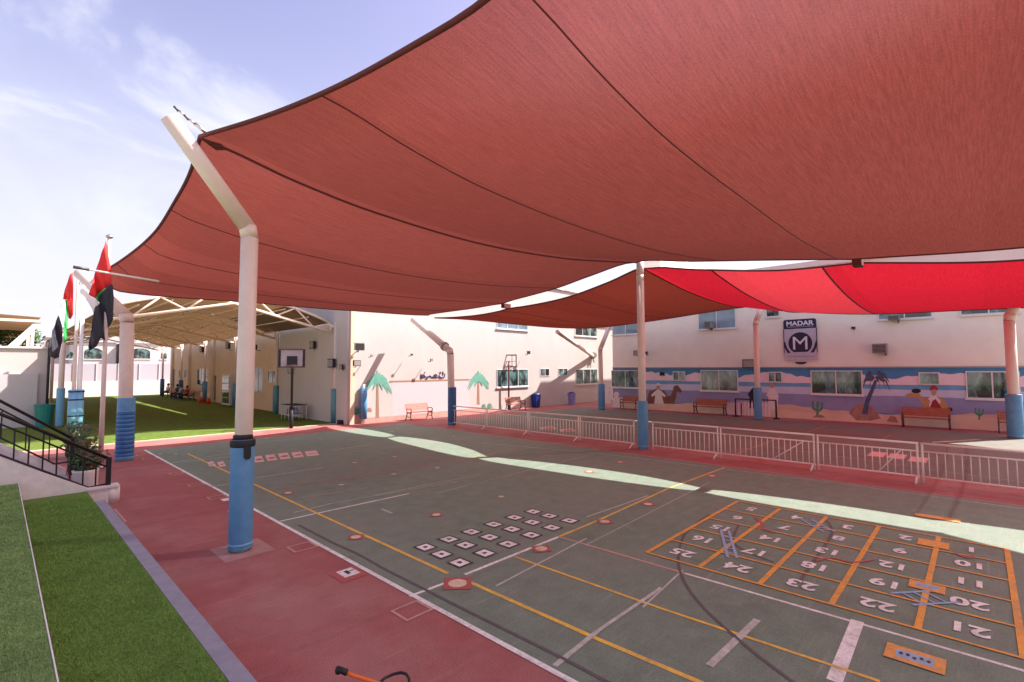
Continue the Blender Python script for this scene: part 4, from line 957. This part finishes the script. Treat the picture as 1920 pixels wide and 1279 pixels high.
g = G(1072,759); bin_('lilac bin with dark lid against the shaded wall, nearer the corner', (g[0],g[1],0), 'bin_lilac', 'bin_blue', .33, .95)
g = G(82,800); bin_('wide green tub with flared rim by the white building on the left', (g[0],g[1],0), 'bin_green', None, .40, 1.2, 'garden_tub', False)
# ---------------------------------------------------------------- barriers
def barrier(label, y0, y1, X=16.42):
    Lb = y1-y0; t = thing('crowd_barrier', label, 'barrier', (X, y0, 0), 0, 'cream metal barriers across the courts')
    B().tube([(0,0,1.0),(0,Lb,1.0)], .028, 8).build('top_rail', 'fence', t); B().tube([(0,0,.80),(0,Lb,.80)], .02, 8).build('middle_rail', 'fence', t); B().tube([(0,0,.16),(0,Lb,.16)], .022, 8).build('bottom_rail', 'fence', t)
    for yy in (0.03, Lb-.03):
        B().tube([(0,yy,0),(0,yy,1.0)], .024, 8).build('end_post', 'fence', t)
    for yy in (.06,): B().tube([(.0,yy,.17),(-.3,yy,.012)], .024, 8).build('foot', 'fence', t)
    n = int(Lb/.155); me = None
    for k in range(1, n):
        if me is None:
            o = B().tube([(0,0,.165),(0,0,.795)], .013, 6).build('bar', 'fence', t); me = o
        else: o = me.copy(); C.objects.link(o); o.parent = t
        o.location = (0, Lb*k/n, 0)
    return t
sideL = [9.32, 11.85, 14.6, 17.3, 19.9]; sideR = [8.66, 6.25, 3.5, 1.18, -1.2, -3.6]
labsL = ['cream barrier section touching the straight pillar on its left','second cream barrier section left of the straight pillar','third cream barrier section left of the straight pillar, seen edge on','farthest cream barrier section, ending by the collared pillar']
labsR = ['cream barrier section touching the straight pillar on its right','second cream barrier section right of the straight pillar','third cream barrier section right of the straight pillar, before the camel rider','cream barrier section with a slanting bar near the right edge','cream barrier section cut by the right edge of the picture']
for k in range(4): barrier(labsL[k], sideL[k]+.02, sideL[k+1]-.02)
for k in range(5):
    t = barrier(labsR[k], sideR[k+1]+.02, sideR[k]-.02)
    if k in (1, 2):
        B().tube([(.02,.35,.80),(.02,.85,.17)] if k == 2 else [(.02,.3,.78),(.02,1.1,.2)], .018, 6).build('loose_bar', 'fence', t)
# black football goal frame before mural
gy0 = WX(1379,760,30.6)[1]; gy1 = WX(1455,760,30.6)[1]
t = thing('small_goal', 'low black metal frame before the painted picket fence', 'goal', (30.6, gy1, 0))
Lg = gy0-gy1
for yy in (0, Lg): B().tube([(0,yy,0),(0,yy,1.05)], .05, 8).build('post', 'blackmatte', t)
B().tube([(0,0,1.05),(0,Lg,1.05)], .035, 8).build('crossbar', 'blackmatte', t); B().box(-.22,.22,-.12,.12,0,.06).build('foot', 'blackmatte', t); B().box(-.22,.22,Lg-.12,Lg+.12,0,.06).build('foot', 'blackmatte', t)
# ---------------------------------------------------------------- stairs with railing, left
YS = 14.4
rp = B().prism([(1.83,YS,0),(1.83,YS,.36),(1.55,YS,.36),(.12,YS,1.24),(-2.6,YS,2.9),(-2.6,YS,0)], (0,-.22,0))
t = thing('stair_wall', 'sloping white stair wall behind the turf terraces, carrying the near black railing', 'wall', (1.8,YS,0)); bp(rp, 'wall', 'pot_white', t)
bp(B().tube([(1.92,YS-.11,0),(1.92,YS-.11,.35)], .13, 14), 'rounded_end', 'pot_white', t)
bp(B().box(1.45,2.02,YS-.26,YS+.04,.352,.40), 'coping', 'pot_white', t)
t = thing('stair_wall', 'second white stair wall farther back, carrying the far black railing', 'wall', (1.6,18,0)); bp(B().prism([(1.4,18.0,0),(1.4,18.0,.30),(.11,18,1.15),(-2.6,18,2.8),(-2.6,18,0)], (0,.2,0)), 'wall', 'pot_white', t)
st = B()
for k in range(9): st.box(1.4-.42*(k+1), 1.4-.42*k, YS+.02, 17.98, 0, .16*(k+1))
struct('stair_treads', st, 'kerb', 'steps between the two stair walls')
def railing(label, Y, X0, zt0, zb0, slope, L_, nbar, post=True):
    t = thing('stair_railing', label, 'railing', (X0, Y, 0), 0, 'black stair railings')
    dirz = slope
    def q(x, z): return (-x, 0, z+dirz*x)
    B().tube([q(0,zt0), q(L_,zt0)], .035, 8).build('handrail', 'black', t)
    B().tube([q(.0,zt0-.20), q(L_,zt0-.20)], .020, 6).build('middle_rail', 'black', t)
    B().tube([(0,0,zb0+.06), (-.30,0,zb0+.04), (-.34-.0,0,zb0+.04), (-L_,0,zb0+.04+dirz*(L_-.34))], .024, 6).build('bottom_rail', 'black', t)
    if post: B().box(-.045,.045,-.045,.045,zb0-.05,zt0+.03).build('newel_post', 'black', t)
    for k in range(1, nbar+1):
        x = k*L_/nbar
        zb = zb0+.04+max(0, dirz*(x-.34)); top = zt0-.20+dirz*x
        B().box(-x-.014,-x+.014,-.014,.014,zb,top+(.18 if k % 5 == 0 else 0)).build('bar', 'black', t)
    return t
railing('near black stair railing rising to the left above the white stair wall', YS-.11, 1.83, .98, .36, .65, 3.9, 18)
railing('far black stair railing behind the near one', 17.9, 1.50, 1.12, .45, .78, 3.6, 8)
# ---------------------------------------------------------------- flagpoles and flags
def flag(label, pole, ztop, pts_l, Yp, w_=.9):
    pass
def flagpole(label, x, y, h, r_=.05, pad=None, m='pole'):
    t = thing('flagpole', label, 'flagpole', (x, y, 0), 0, 'flagpoles')
    B().tube([(0,0,0),(0,0,h*.33),(0,0,h)], [r_*1.15, r_*1.0, r_*.75], 12).build('pole', m, t)
    B().lathe(0,0,[(r_*1.7,h*.0),(r_*1.8,.06),(r_*1.2,.1)],12).build('base_plate', 'steel', t)
    B().lathe(0,0,[(r_*.8,h),(r_*1.6,h+.02),(r_*1.6,h+.06),(r_*.6,h+.12)],12).build('finial', 'steel', t)
    if pad:
        p = B().lathe(0,0,[(.17,.35),(.18,1.0),(.17,2.1)],14).build('pad', pad, t)
        for zz in (.45,.95,1.65,2.0): B().lathe(0,0,[(.185,zz),(.195,zz+.02),(.185,zz+.05)],14).build('strap', 'blackmatte', p)
    return t
fp2 = (WY(195,700,19.3)[0], 19.3)
hz2 = WY(193,445,19.3)[2]
flagpole('nearer cream flagpole standing left of the banded blue pillar', fp2[0]-.0, fp2[1], hz2, .06)
fxa = WY(139.5,700,28.5); fxb = WY(150,700,28.5)
flagpole('farther cream flagpole carrying the smaller flag', fxa[0], 28.5, WY(138,503,28.5)[2], .07, 'pad_light')
flagpole('plain white flagpole just right of the farther flag', fxb[0], 28.5, WY(148,528,28.5)[2], .085, 'pad_light', 'flag_white')
def drape(name_, label, Y, regions, group='hanging flags'):
    t = thing('flag', label, 'flag', WY(*regions[0][1][0], Y), 0, group)
    o0 = Vector(t.location)
    for idx, (m, pts) in enumerate(regions):
        # dense triangulated cloth piece with folds in depth
        P = [Vector(WY(x, y, Y))-o0 for x, y in pts]
        bm = bmesh.new(); vs = [bm.verts.new(p) for p in P]; f = bm.faces.new(vs)
        bmesh.ops.triangulate(bm, faces=[f]); bmesh.ops.subdivide_edges(bm, edges=bm.edges[:], cuts=4, use_grid_fill=True); bmesh.ops.triangulate(bm, faces=bm.faces[:])
        for v in bm.verts: v.co.y += .10*math.sin(v.co.x*13+v.co.z*2.2)+.05*math.sin(v.co.x*29+v.co.z*5)-.012*idx
        me = bpy.data.meshes.new('stripe'); bm.to_mesh(me); bm.free(); me.materials.append(M(m))
        for p_ in me.polygons: p_.use_smooth = True
        o = bpy.data.objects.new('stripe', me); C.objects.link(o); o.parent = t
        md = o.modifiers.new('t', 'SOLIDIFY'); md.thickness = .008
    return t
drape('flag', 'large limp flag of red, white, green and black on the nearer flagpole', 19.25,
    [('flag_red', [(198,452),(200,458),(206,495),(208,530),(205,536),(196,541),(186,549),(178,560),(165,553),(172,535),(181,505),(190,475)]),
     ('flag_green', [(178,560),(186,549),(196,541),(198,545),(188,553),(186,566),(182,564)]),
     ('flag_white', [(165,553),(178,560),(187,571),(179,577),(175,590),(172,580),(160,560),(150,545),(156,540)]),
     ('flag_black', [(186,556),(196,544),(207,533),(210,537),(212,560),(211,600),(205,612),(196,622),(200,640),(188,634),(180,650),(168,658),(166,650),(170,630),(172,600),(178,575),(187,571)])])
drape('flag', 'smaller limp flag of red, green, white and black on the farther flagpole', 28.4,
    [('flag_red', [(136,512),(137,530),(137,590),(133,598),(129,596),(128,570),(126,560),(117,563),(123,540),(131,515)]),
     ('flag_green', [(126,560),(128,570),(127,600),(124,640),(119,643),(118,620),(121,590),(123,565)]),
     ('flag_white', [(117,563),(124,561),(121,590),(118,620),(114,608),(110,595),(113,580)]),
     ('flag_black', [(109,592),(113,602),(117,614),(117,640),(110,670),(102,673),(93,668),(95,640),(98,620),(103,610)])])
# ---------------------------------------------------------------- planters
def leafy(parent, n, c, rad, size, m, name='foliage', seed=1, squash=1.0):
    rr = random.Random(seed); mb = B()
    for _ in range(n):
        a = rr.uniform(0, 2*PI); b_ = math.acos(rr.uniform(-1, 1)); q = rr.uniform(.35, 1)**.6
        p = Vector((c[0]+rad*q*math.sin(b_)*math.cos(a), c[1]+rad*q*math.sin(b_)*math.sin(a), c[2]+rad*squash*q*math.cos(b_)))
        d = Vector((rr.uniform(-1,1), rr.uniform(-1,1), rr.uniform(-.6,1))).normalized(); u = d.orthogonal().normalized(); s_ = size*rr.uniform(.6,1.3)
        mb.add([p, p+d*s_*.5+u*s_*.28, p+d*s_, p+d*s_*.5-u*s_*.28], [(0,1,2,3)])
    return mb.build(name, m, parent)
def planter(label, x, y, potm, r_, h, seed, sz=.55):
    t = thing('potted_plant', label, 'potted plant', (x, y, 0), 0, 'potted plants by the stairs')
    p = B().lathe(0,0,[(r_*.8,0),(r_,.1),(r_,h-.05),(r_*1.06,h),(r_*.9,h+.01)],20).build('pot', potm, t); B().lathe(0,0,[(r_*.88,h-.03),(r_*.88,h+.02)],20).build('soil','soil',p)
    s_ = B(); rr = random.Random(seed)
    for k in range(7): s_.tube([(0,0,h),(rr.uniform(-.2,.2),rr.uniform(-.2,.2),h+.3),(rr.uniform(-.4,.4),rr.uniform(-.4,.4),h+sz*1.1)], [.02,.014,.006], 5)
    s_.build('stems', 'bark', t)
    leafy(t, 190, (0,0,h+sz*.65), sz*.75, .12, 'leaf_green', 'foliage', seed, .9); leafy(t, 60, (.1,0,h+sz*.55), sz*.8, .12, 'leaf_red', 'red_foliage', seed+5, .8)
g = G(160,925); planter('reddish green shrub in a round white pot right behind the near stair railing', 1.55, 15.4, 'pot_white', .24, .62, 3, .40)
planter('dark leaved plant in a black pot at the foot of the far stair railing', 1.75, 18.9, 'blackmatte', .25, .5, 8, .5)
planter('low reddish plant in a dark pot behind the nearer flagpole', 2.0, 22.3, 'blackmatte', .3, .45, 12, .6)
# ---------------------------------------------------------------- far left buildings
t = thing('white_annex', 'low white building with a tall flat panel at the far left', 'building', (-3,36.5,0))
bp(B().box(-12,1.95,36.3,44,0,4.1), 'wall', 'white_wall', t); bp(B().box(-12,2.0,36.2,44,4.1,4.2), 'roof', 'pot_white', t); bp(B().box(-1.6,1.55,36.05,36.28,0.0,2.75), 'door', 'far_white', t)
bp(B().tube([(1.95,36.1,0),(1.95,36.1,4.6)], .06, 8), 'drainpipe', 'blackmatte', t)
bp(B().prism([WY(6,656,37.0),WY(66,604,37.0),WY(80,604,37.0),WY(28,656,37.0)], (0,.3,0)), 'stair_parapet', 'pot_white', t)
t = thing('side_canopy', 'tan shade canopy seen from below at the far left edge', 'canopy', (-3,40,0))
V = [(x, y, 5.95-.05*(x+1)) for y in (37.0, 50, 64, 80) for x in (-24,-12,-5,-1,1.6)]
bp(B().add(V, grid_faces(4, 3), True), 'roof_fabric', 'canopy_cloth', t)
bp(B().box(-14,1.65,36.95,37.05,5.55,5.68), 'edge_beam', 'truss', t)
for yy in (40,46,53): bp(B().tube([(1.4,yy,0),(1.4,yy,5.65)], .08, 8), 'column', 'pole_white', t)
# boundary wall and houses beyond the field
t = thing('boundary_wall', 'pale lilac boundary wall with sheet fence at the far end of the field', 'wall', (0,74,0))
bp(B().box(-30,20,74,74.3,0,1.6), 'wall', 'far_white', t); bp(B().box(-30,20,74.1,74.2,1.6,3.6), 'fence_sheet', 'far_lilac', t)
fpst = B()
for k in range(26): fpst.box(-30+2*k,-29.9+2*k,74.02,74.09,1.6,3.65)
bp(fpst, 'fence_posts', 'far_white', t)
def house(label, x0, x1, y, h, win):
    t = thing('distant_house', label, 'house', ((x0+x1)/2, y, 0), 0, 'white houses beyond the field')
    hw_ = (x1-x0)/2
    B().box(-hw_,hw_,0,10,0,h).build('wall', 'far_white', t)
    B().prism([(-hw_-.4,-.3,h+.005),(hw_+.4,-.3,h+.005),(0,-.3,h+hw_*.32)], (0,10.6,0)).build('roof', 'far_white', t)
    for wx, wz, ww_, wh in win:
        P = [(wx-ww_/2,-.02,wz),(wx+ww_/2,-.02,wz),(wx+ww_/2,-.02,wz+wh*.6)]+[(wx+ww_/2*math.cos(a),-.02,wz+wh*.6+wh*.4*math.sin(a)) for a in [PI*k/8 for k in range(1,8)]]+[(wx-ww_/2,-.02,wz+wh*.6)]
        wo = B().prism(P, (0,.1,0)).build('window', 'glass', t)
        B().box(wx-ww_/2-.15,wx+ww_/2+.15,-.14,-.03,wz-.16,wz-.02).build('sill','far_roof',wo)
    return t
def hx(px_, Y): return WY(px_, 690, Y)[0]
house('white distant house with a dark arched window, seen left of the banded pillar', hx(140,100), hx(216,100), 100, 7.2, [(-.3,4.6,2.2,1.7),(-3.0,4.6,.8,1.0)])
house('white distant house with a dark arched window, seen right of the banded pillar', hx(236,95), hx(312,95), 95, 7.0, [(-.9,4.6,2.6,1.6),(2.2,4.6,.8,1.1)])
house('plain white distant house behind the two farther flagpoles', hx(88,110), hx(136,110), 110, 8.2, [(0,5.0,1.2,1.4),(2.2,5,.8,1.2)])
# tree behind the white annex
t = thing('street_tree', 'sparse dark tree showing above the white annex roof', 'tree', (.9,52,0)); B().tube([(0,0,0),(.1,0,3.2),(.0,0,5.2)], [.2,.14,.06], 8).build('trunk','bark',t)
B().tube([(0.05,0,3.4),(-.8,.2,5.2)], [.09,.03], 6).build('branch','bark',t); B().tube([(0.05,0,3.6),(.8,-.2,5.4)], [.09,.03], 6).build('branch','bark',t)
leafy(t, 900, (0,0,5.4), 1.5, .28, 'leaf_green', 'crown', 4, .6)
# ---------------------------------------------------------------- clutter by cream block
g = G(566,787)
t = thing('play_table', 'small pale framed play table with bottles and toys by the cream wall', 'table', (12.05, 29.0, 0))
fr = B()
for x in (-.4,.4):
    for y in (-.75,-.25,.25,.75): fr.tube([(x,y,0),(x,y,.85)], .022, 6)
for zz in (.32,.84):
    for x in (-.4,.4): fr.tube([(x,-.75,zz),(x,.75,zz)], .02, 6)
    for y in (-.75,.75): fr.tube([(-.4,y,zz),(.4,y,zz)], .02, 6)
fr.build('frame','frame_white',t); B().box(-.42,.42,-.77,.77,.862,.90).build('table_top','blackmatte',t); B().box(-.36,.36,-.7,.7,.345,.37).build('shelf','greybox',t)
for k, (m_, yy) in enumerate((('bin_lilac',-.45),('bin_green',-.05),('bin_blue',.3),('cloth_red',.55))):
    tag(B().lathe(12.0, 29.0+yy, [(.1,.375),(.11,.5),(.08,.66),(.03,.74)],10).build('toy_tub', m_), ['lilac','green','blue','red'][k]+' tub on the lower shelf of the play table', 'tub', 'tubs on the play table')
t = thing('storage_cabinet', 'white framed cabinet with dark panels against the cream wall under the canopy', 'cabinet', (13.05,43.6,0))
B().box(-.35,.2,-.95,.95,.1,2.5).build('carcass','frame_white',t)
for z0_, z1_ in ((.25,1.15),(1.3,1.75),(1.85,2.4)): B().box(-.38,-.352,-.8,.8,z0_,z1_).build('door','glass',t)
for k,(yy,xx,ht) in enumerate(((49.0,12.4,.95),(47.0,12.4,.9))):
    t = thing('traffic_cone', ['red cone with white top, farther of the two by the cream wall','red cone with white top, nearer of the two by the cream wall'][k], 'cone', (xx,yy,0), 0, 'cones by the cream wall')
    B().box(-.22,.22,-.22,.22,0,.05).build('base','cone_red',t); B().lathe(0,0,[(.2,.052),(.12,.5)],14).build('cone','cone_red',t); B().lathe(0,0,[(.118,.503),(.05,ht)],14).build('sleeve','flag_white',t)
# seated people far away on a bench
def person(label, x, y, rz, top, legs, sc=1.0):
    t = thing('person', label, 'person', (x, y, 0), rz, 'people seated by the cream block')
    # skeleton seated facing -x : joints
    J = [((0,0,.50),.13),((0,0,.72),.12),((0,0,.95),.13),((0,0,1.07),.055),((-.01,0,1.20),.10),((-.01,0,1.30),.085),
         ((-.0,.10,.48),.09),((-.42,.12,.50),.07),((-.45,.12,.08),.045),((-.58,.12,.04),.04),
         ((-.0,-.10,.48),.09),((-.42,-.12,.50),.07),((-.45,-.12,.08),.045),((-.58,-.12,.04),.04),
         ((0,.19,.97),.055),((-.05,.24,.72),.042),((-.28,.18,.60),.035),((-.36,.16,.58),.03),
         ((0,-.19,.97),.055),((-.05,-.24,.72),.042),((-.28,-.18,.60),.035),((-.36,-.16,.58),.03)]
    E_ = [(0,1),(1,2),(2,3),(3,4),(4,5),(0,6),(6,7),(7,8),(8,9),(0,10),(10,11),(11,12),(12,13),(2,14),(14,15),(15,16),(16,17),(2,18),(18,19),(19,20),(20,21)]
    me = bpy.data.meshes.new('body'); me.from_pydata([j[0] for j in J], E_, []); o = bpy.data.objects.new('body', me); C.objects.link(o); o.parent = t
    md = o.modifiers.new('skin', 'SKIN'); 
    for i, j in enumerate(J): me.skin_vertices[0].data[i].radius = (j[1], j[1])
    me.skin_vertices[0].data[0].use_root = True
    o.modifiers.new('sub', 'SUBSURF').levels = 1; me.materials.append(M('skin'))
    B().tube([(0,0,.50),(0,0,.75),(0,0,1.0),(0,0,1.05)], [.17,.16,.18,.09], 12).build('shirt', top, t)
    for s_ in (.12,-.12): B().tube([(.02,s_*.85,.49),(-.44,s_,.52),(-.46,s_,.10)], [.105,.088,.06], 10).build('trouser_leg', legs, t)
    for s_ in (.2,-.2): B().tube([(0,s_,.99),(-.05,s_*1.2,.74)], [.07,.06], 8).build('sleeve', top, t)
    B().lathe(.01,0,[(.10,1.21),(.115,1.27),(.09,1.36),(.03,1.40)],12).build('hair', 'hair', t)
    for s_ in (-.035,.035): B().box(-.112,-.10,s_-.012,s_+.012,1.23,1.245).build('eye','black',t)
    B().prism([(-.10,-.012,1.19),(-.10,.012,1.19),(-.10,0,1.23)], (-.025,0,0)).build('nose','skin',t)
    t.scale = (sc,)*3; return t
pp = [G(300,735), G(312,737), G(322,736)]
person('seated person in white shirt and dark trousers, leftmost of the far group', 12.6, 62.0, .1, 'cloth_white', 'cloth_black', 1.05)
person('seated person in dark blue top, middle of the far group', 12.6, 58.2, -.2, 'cloth_navy', 'cloth_black', 1.05)
person('seated person in pale blue shirt, middle of the far group beside the dark blue one', 12.55, 56.6, .2, 'cloth_blue', 'cloth_navy', 1.05)
person('seated person in dark red top, rightmost of the far group', 12.6, 54.6, 0, 'cloth_red', 'cloth_black', 1.0)
b3 = dup(b2, (12.85,58.0,0), -PI/2, 'long dark bench under the far seated group by the cream wall'); b3.scale = (5.6,1,1)
# ---------------------------------------------------------------- tricycle at the bottom edge
a = G(641,1257, .62); b_ = G(668,1290, .52)
t = thing('tricycle', 'orange tricycle with black grips, cut by the bottom edge of the picture', 'tricycle', (a[0]+.12, a[1]-.28, 0))
o0 = Vector(t.location)
A_ = Vector(a)-o0; 
B().tube([tuple(A_), tuple(A_+Vector((.06,-.06,-.04))), (0.12,-.2,.56)], [.014,.014,.014], 8).build('handlebar', 'orange_metal', t)
B().tube([tuple(A_+Vector((-.022,.022,.012))), tuple(A_+Vector((.03,-.03,-.02)))], [.022,.024], 10).build('grip', 'rubber', t); B().lathe(A_.x-.02, A_.y+.02, [(.012,A_.z-.028),(.022,A_.z-.02),(.026,A_.z),(.018,A_.z+.026)], 10).build('grip_end', 'rubber', t)
B().tube([(0.12,-.2,.56),(.13,-.22,.20)], .017, 8).build('fork', 'orange_metal', t)
def wheel(x, y, r_):
    w_ = B().tube([(x+.0, y+r_*math.cos(a_), r_+.02+r_*math.sin(a_)) for a_ in [2*PI*k/24 for k in range(25)]], .022, 8, caps=False).build('wheel', 'rubber', t)
    B().tube([(x-.03,y,r_+.02),(x+.03,y,r_+.02)], .03, 8).build('hub', 'steel', w_)
wheel(.13,-.25,.17); wheel(.40,-.75,.12); wheel(.02,-.80,.12)
B().tube([(.13,-.22,.34),(.20,-.5,.22),(.22,-.78,.14)], .02, 8).build('frame', 'orange_metal', t)
lp = [G(x, y, .52) for x, y in ((706,1286),(722,1271),(738,1264),(752,1261),(762,1264),(767,1273),(766,1292))]
B().tube([tuple(Vector(p_)-o0) for p_ in lp]+[(.23,-.78,.2)], .011, 8).build('seat_loop', 'black', t)
sc2 = Vector(G(748,1285,.45))-o0; B().lathe(sc2.x, sc2.y-.02, [(.02,sc2.z-.06),(.06,sc2.z-.03),(.05,sc2.z)], 12).build('seat', 'rubber', t)
# ---------------------------------------------------------------- light, sky, camera
sd = Vector((.75,-.455,1.0)).normalized()
sun = bpy.data.lights.new('sun', 'SUN'); sun.energy = 3.5; sun.angle = math.radians(.55); sun.color = (1.0,.965,.92)
so = bpy.data.objects.new('sun', sun); C.objects.link(so); so.rotation_euler = (-sd).to_track_quat('-Z', 'Y').to_euler()
wld = bpy.data.worlds.new('World'); bpy.context.scene.world = wld; wld.use_nodes = True; nt = wld.node_tree; N = nt.nodes; L = nt.links
bg = N['Background']; sk = N.new('ShaderNodeTexSky'); sk.sky_type = 'NISHITA'; sk.sun_disc = False
sk.sun_elevation = math.asin(sd.z); sk.sun_rotation = math.atan2(sd.x, sd.y); sk.air_density = 1.0; sk.dust_density = 2.2; sk.ozone_density = 1.4
tc = N.new('ShaderNodeTexCoord'); sx = N.new('ShaderNodeSeparateXYZ'); L.new(tc.outputs['Generated'], sx.inputs[0])
mp_ = N.new('ShaderNodeMapping'); mp_.inputs['Scale'].default_value = (1.0,1.0,2.6); mp_.inputs['Location'].default_value = (.10,.35,.45); mp_.inputs['Rotation'].default_value = (.25,.35,.2); L.new(tc.outputs['Generated'], mp_.inputs[0])
n1 = N.new('ShaderNodeTexNoise'); n1.inputs['Scale'].default_value = 2.1; n1.inputs['Detail'].default_value = 9; n1.inputs['Roughness'].default_value = .55; n1.inputs['Distortion'].default_value = .6; L.new(mp_.outputs[0], n1.inputs['Vector'])
cr_ = N.new('ShaderNodeMapRange'); cr_.interpolation_type = 'SMOOTHSTEP'; cr_.inputs[1].default_value = .48; cr_.inputs[2].default_value = .70; cr_.inputs[4].default_value = .75; L.new(n1.outputs['Fac'], cr_.inputs[0])
hz = N.new('ShaderNodeMapRange'); hz.interpolation_type = 'SMOOTHSTEP'; hz.inputs[1].default_value = .62; hz.inputs[2].default_value = .02; hz.inputs[3].default_value = 0.0; hz.inputs[4].default_value = .85; L.new(sx.outputs['Z'], hz.inputs[0])
mxx = N.new('ShaderNodeMath'); mxx.operation = 'MAXIMUM'; L.new(cr_.outputs[0], mxx.inputs[0]); L.new(hz.outputs[0], mxx.inputs[1])
tint = N.new('ShaderNodeMix'); tint.data_type = 'RGBA'; tint.blend_type = 'MULTIPLY'; tint.inputs[0].default_value = 1; tint.inputs[7].default_value = (1.0,.72,.74,1); L.new(sk.outputs[0], tint.inputs[6])
mixc = N.new('ShaderNodeMix'); mixc.data_type = 'RGBA'; L.new(mxx.outputs[0], mixc.inputs[0]); L.new(tint.outputs[2], mixc.inputs[6]); mixc.inputs[7].default_value = (2.45,2.47,2.66,1)
bw = N.new('ShaderNodeMix'); bw.data_type = 'RGBA'; bw.blend_type = 'ADD'; cw = N.new('ShaderNodeMath'); cw.operation = 'MULTIPLY'; cw.inputs[1].default_value = .45; L.new(cr_.outputs[0], cw.inputs[0]); L.new(cw.outputs[0], bw.inputs[0])
L.new(mixc.outputs[2], bw.inputs[6]); bw.inputs[7].default_value = (1,1,1,1); L.new(bw.outputs[2], bg.inputs[0]); bg.inputs[1].default_value = .115
cam = bpy.data.cameras.new('camera'); co = bpy.data.objects.new('camera', cam); C.objects.link(co)
cam.sensor_width = 36; cam.lens = 36*F/1920; cam.clip_end = 2000; cam.clip_start = .05
mt = Matrix(((R_[0],U_[0],-_fw[0],0),(R_[1],U_[1],-_fw[1],0),(R_[2],U_[2],-_fw[2],H),(0,0,0,1))); co.matrix_world = mt
sc = bpy.context.scene; sc.camera = co
sc.view_settings.view_transform = 'Standard'; sc.view_settings.look = 'None'; sc.view_settings.gamma = 1; sc.view_settings.exposure = 1.75
sc.render.engine = 'CYCLES'; sc.cycles.max_bounces = 8; sc.cycles.diffuse_bounces = 5; sc.cycles.transmission_bounces = 6; sc.cycles.use_denoising = True
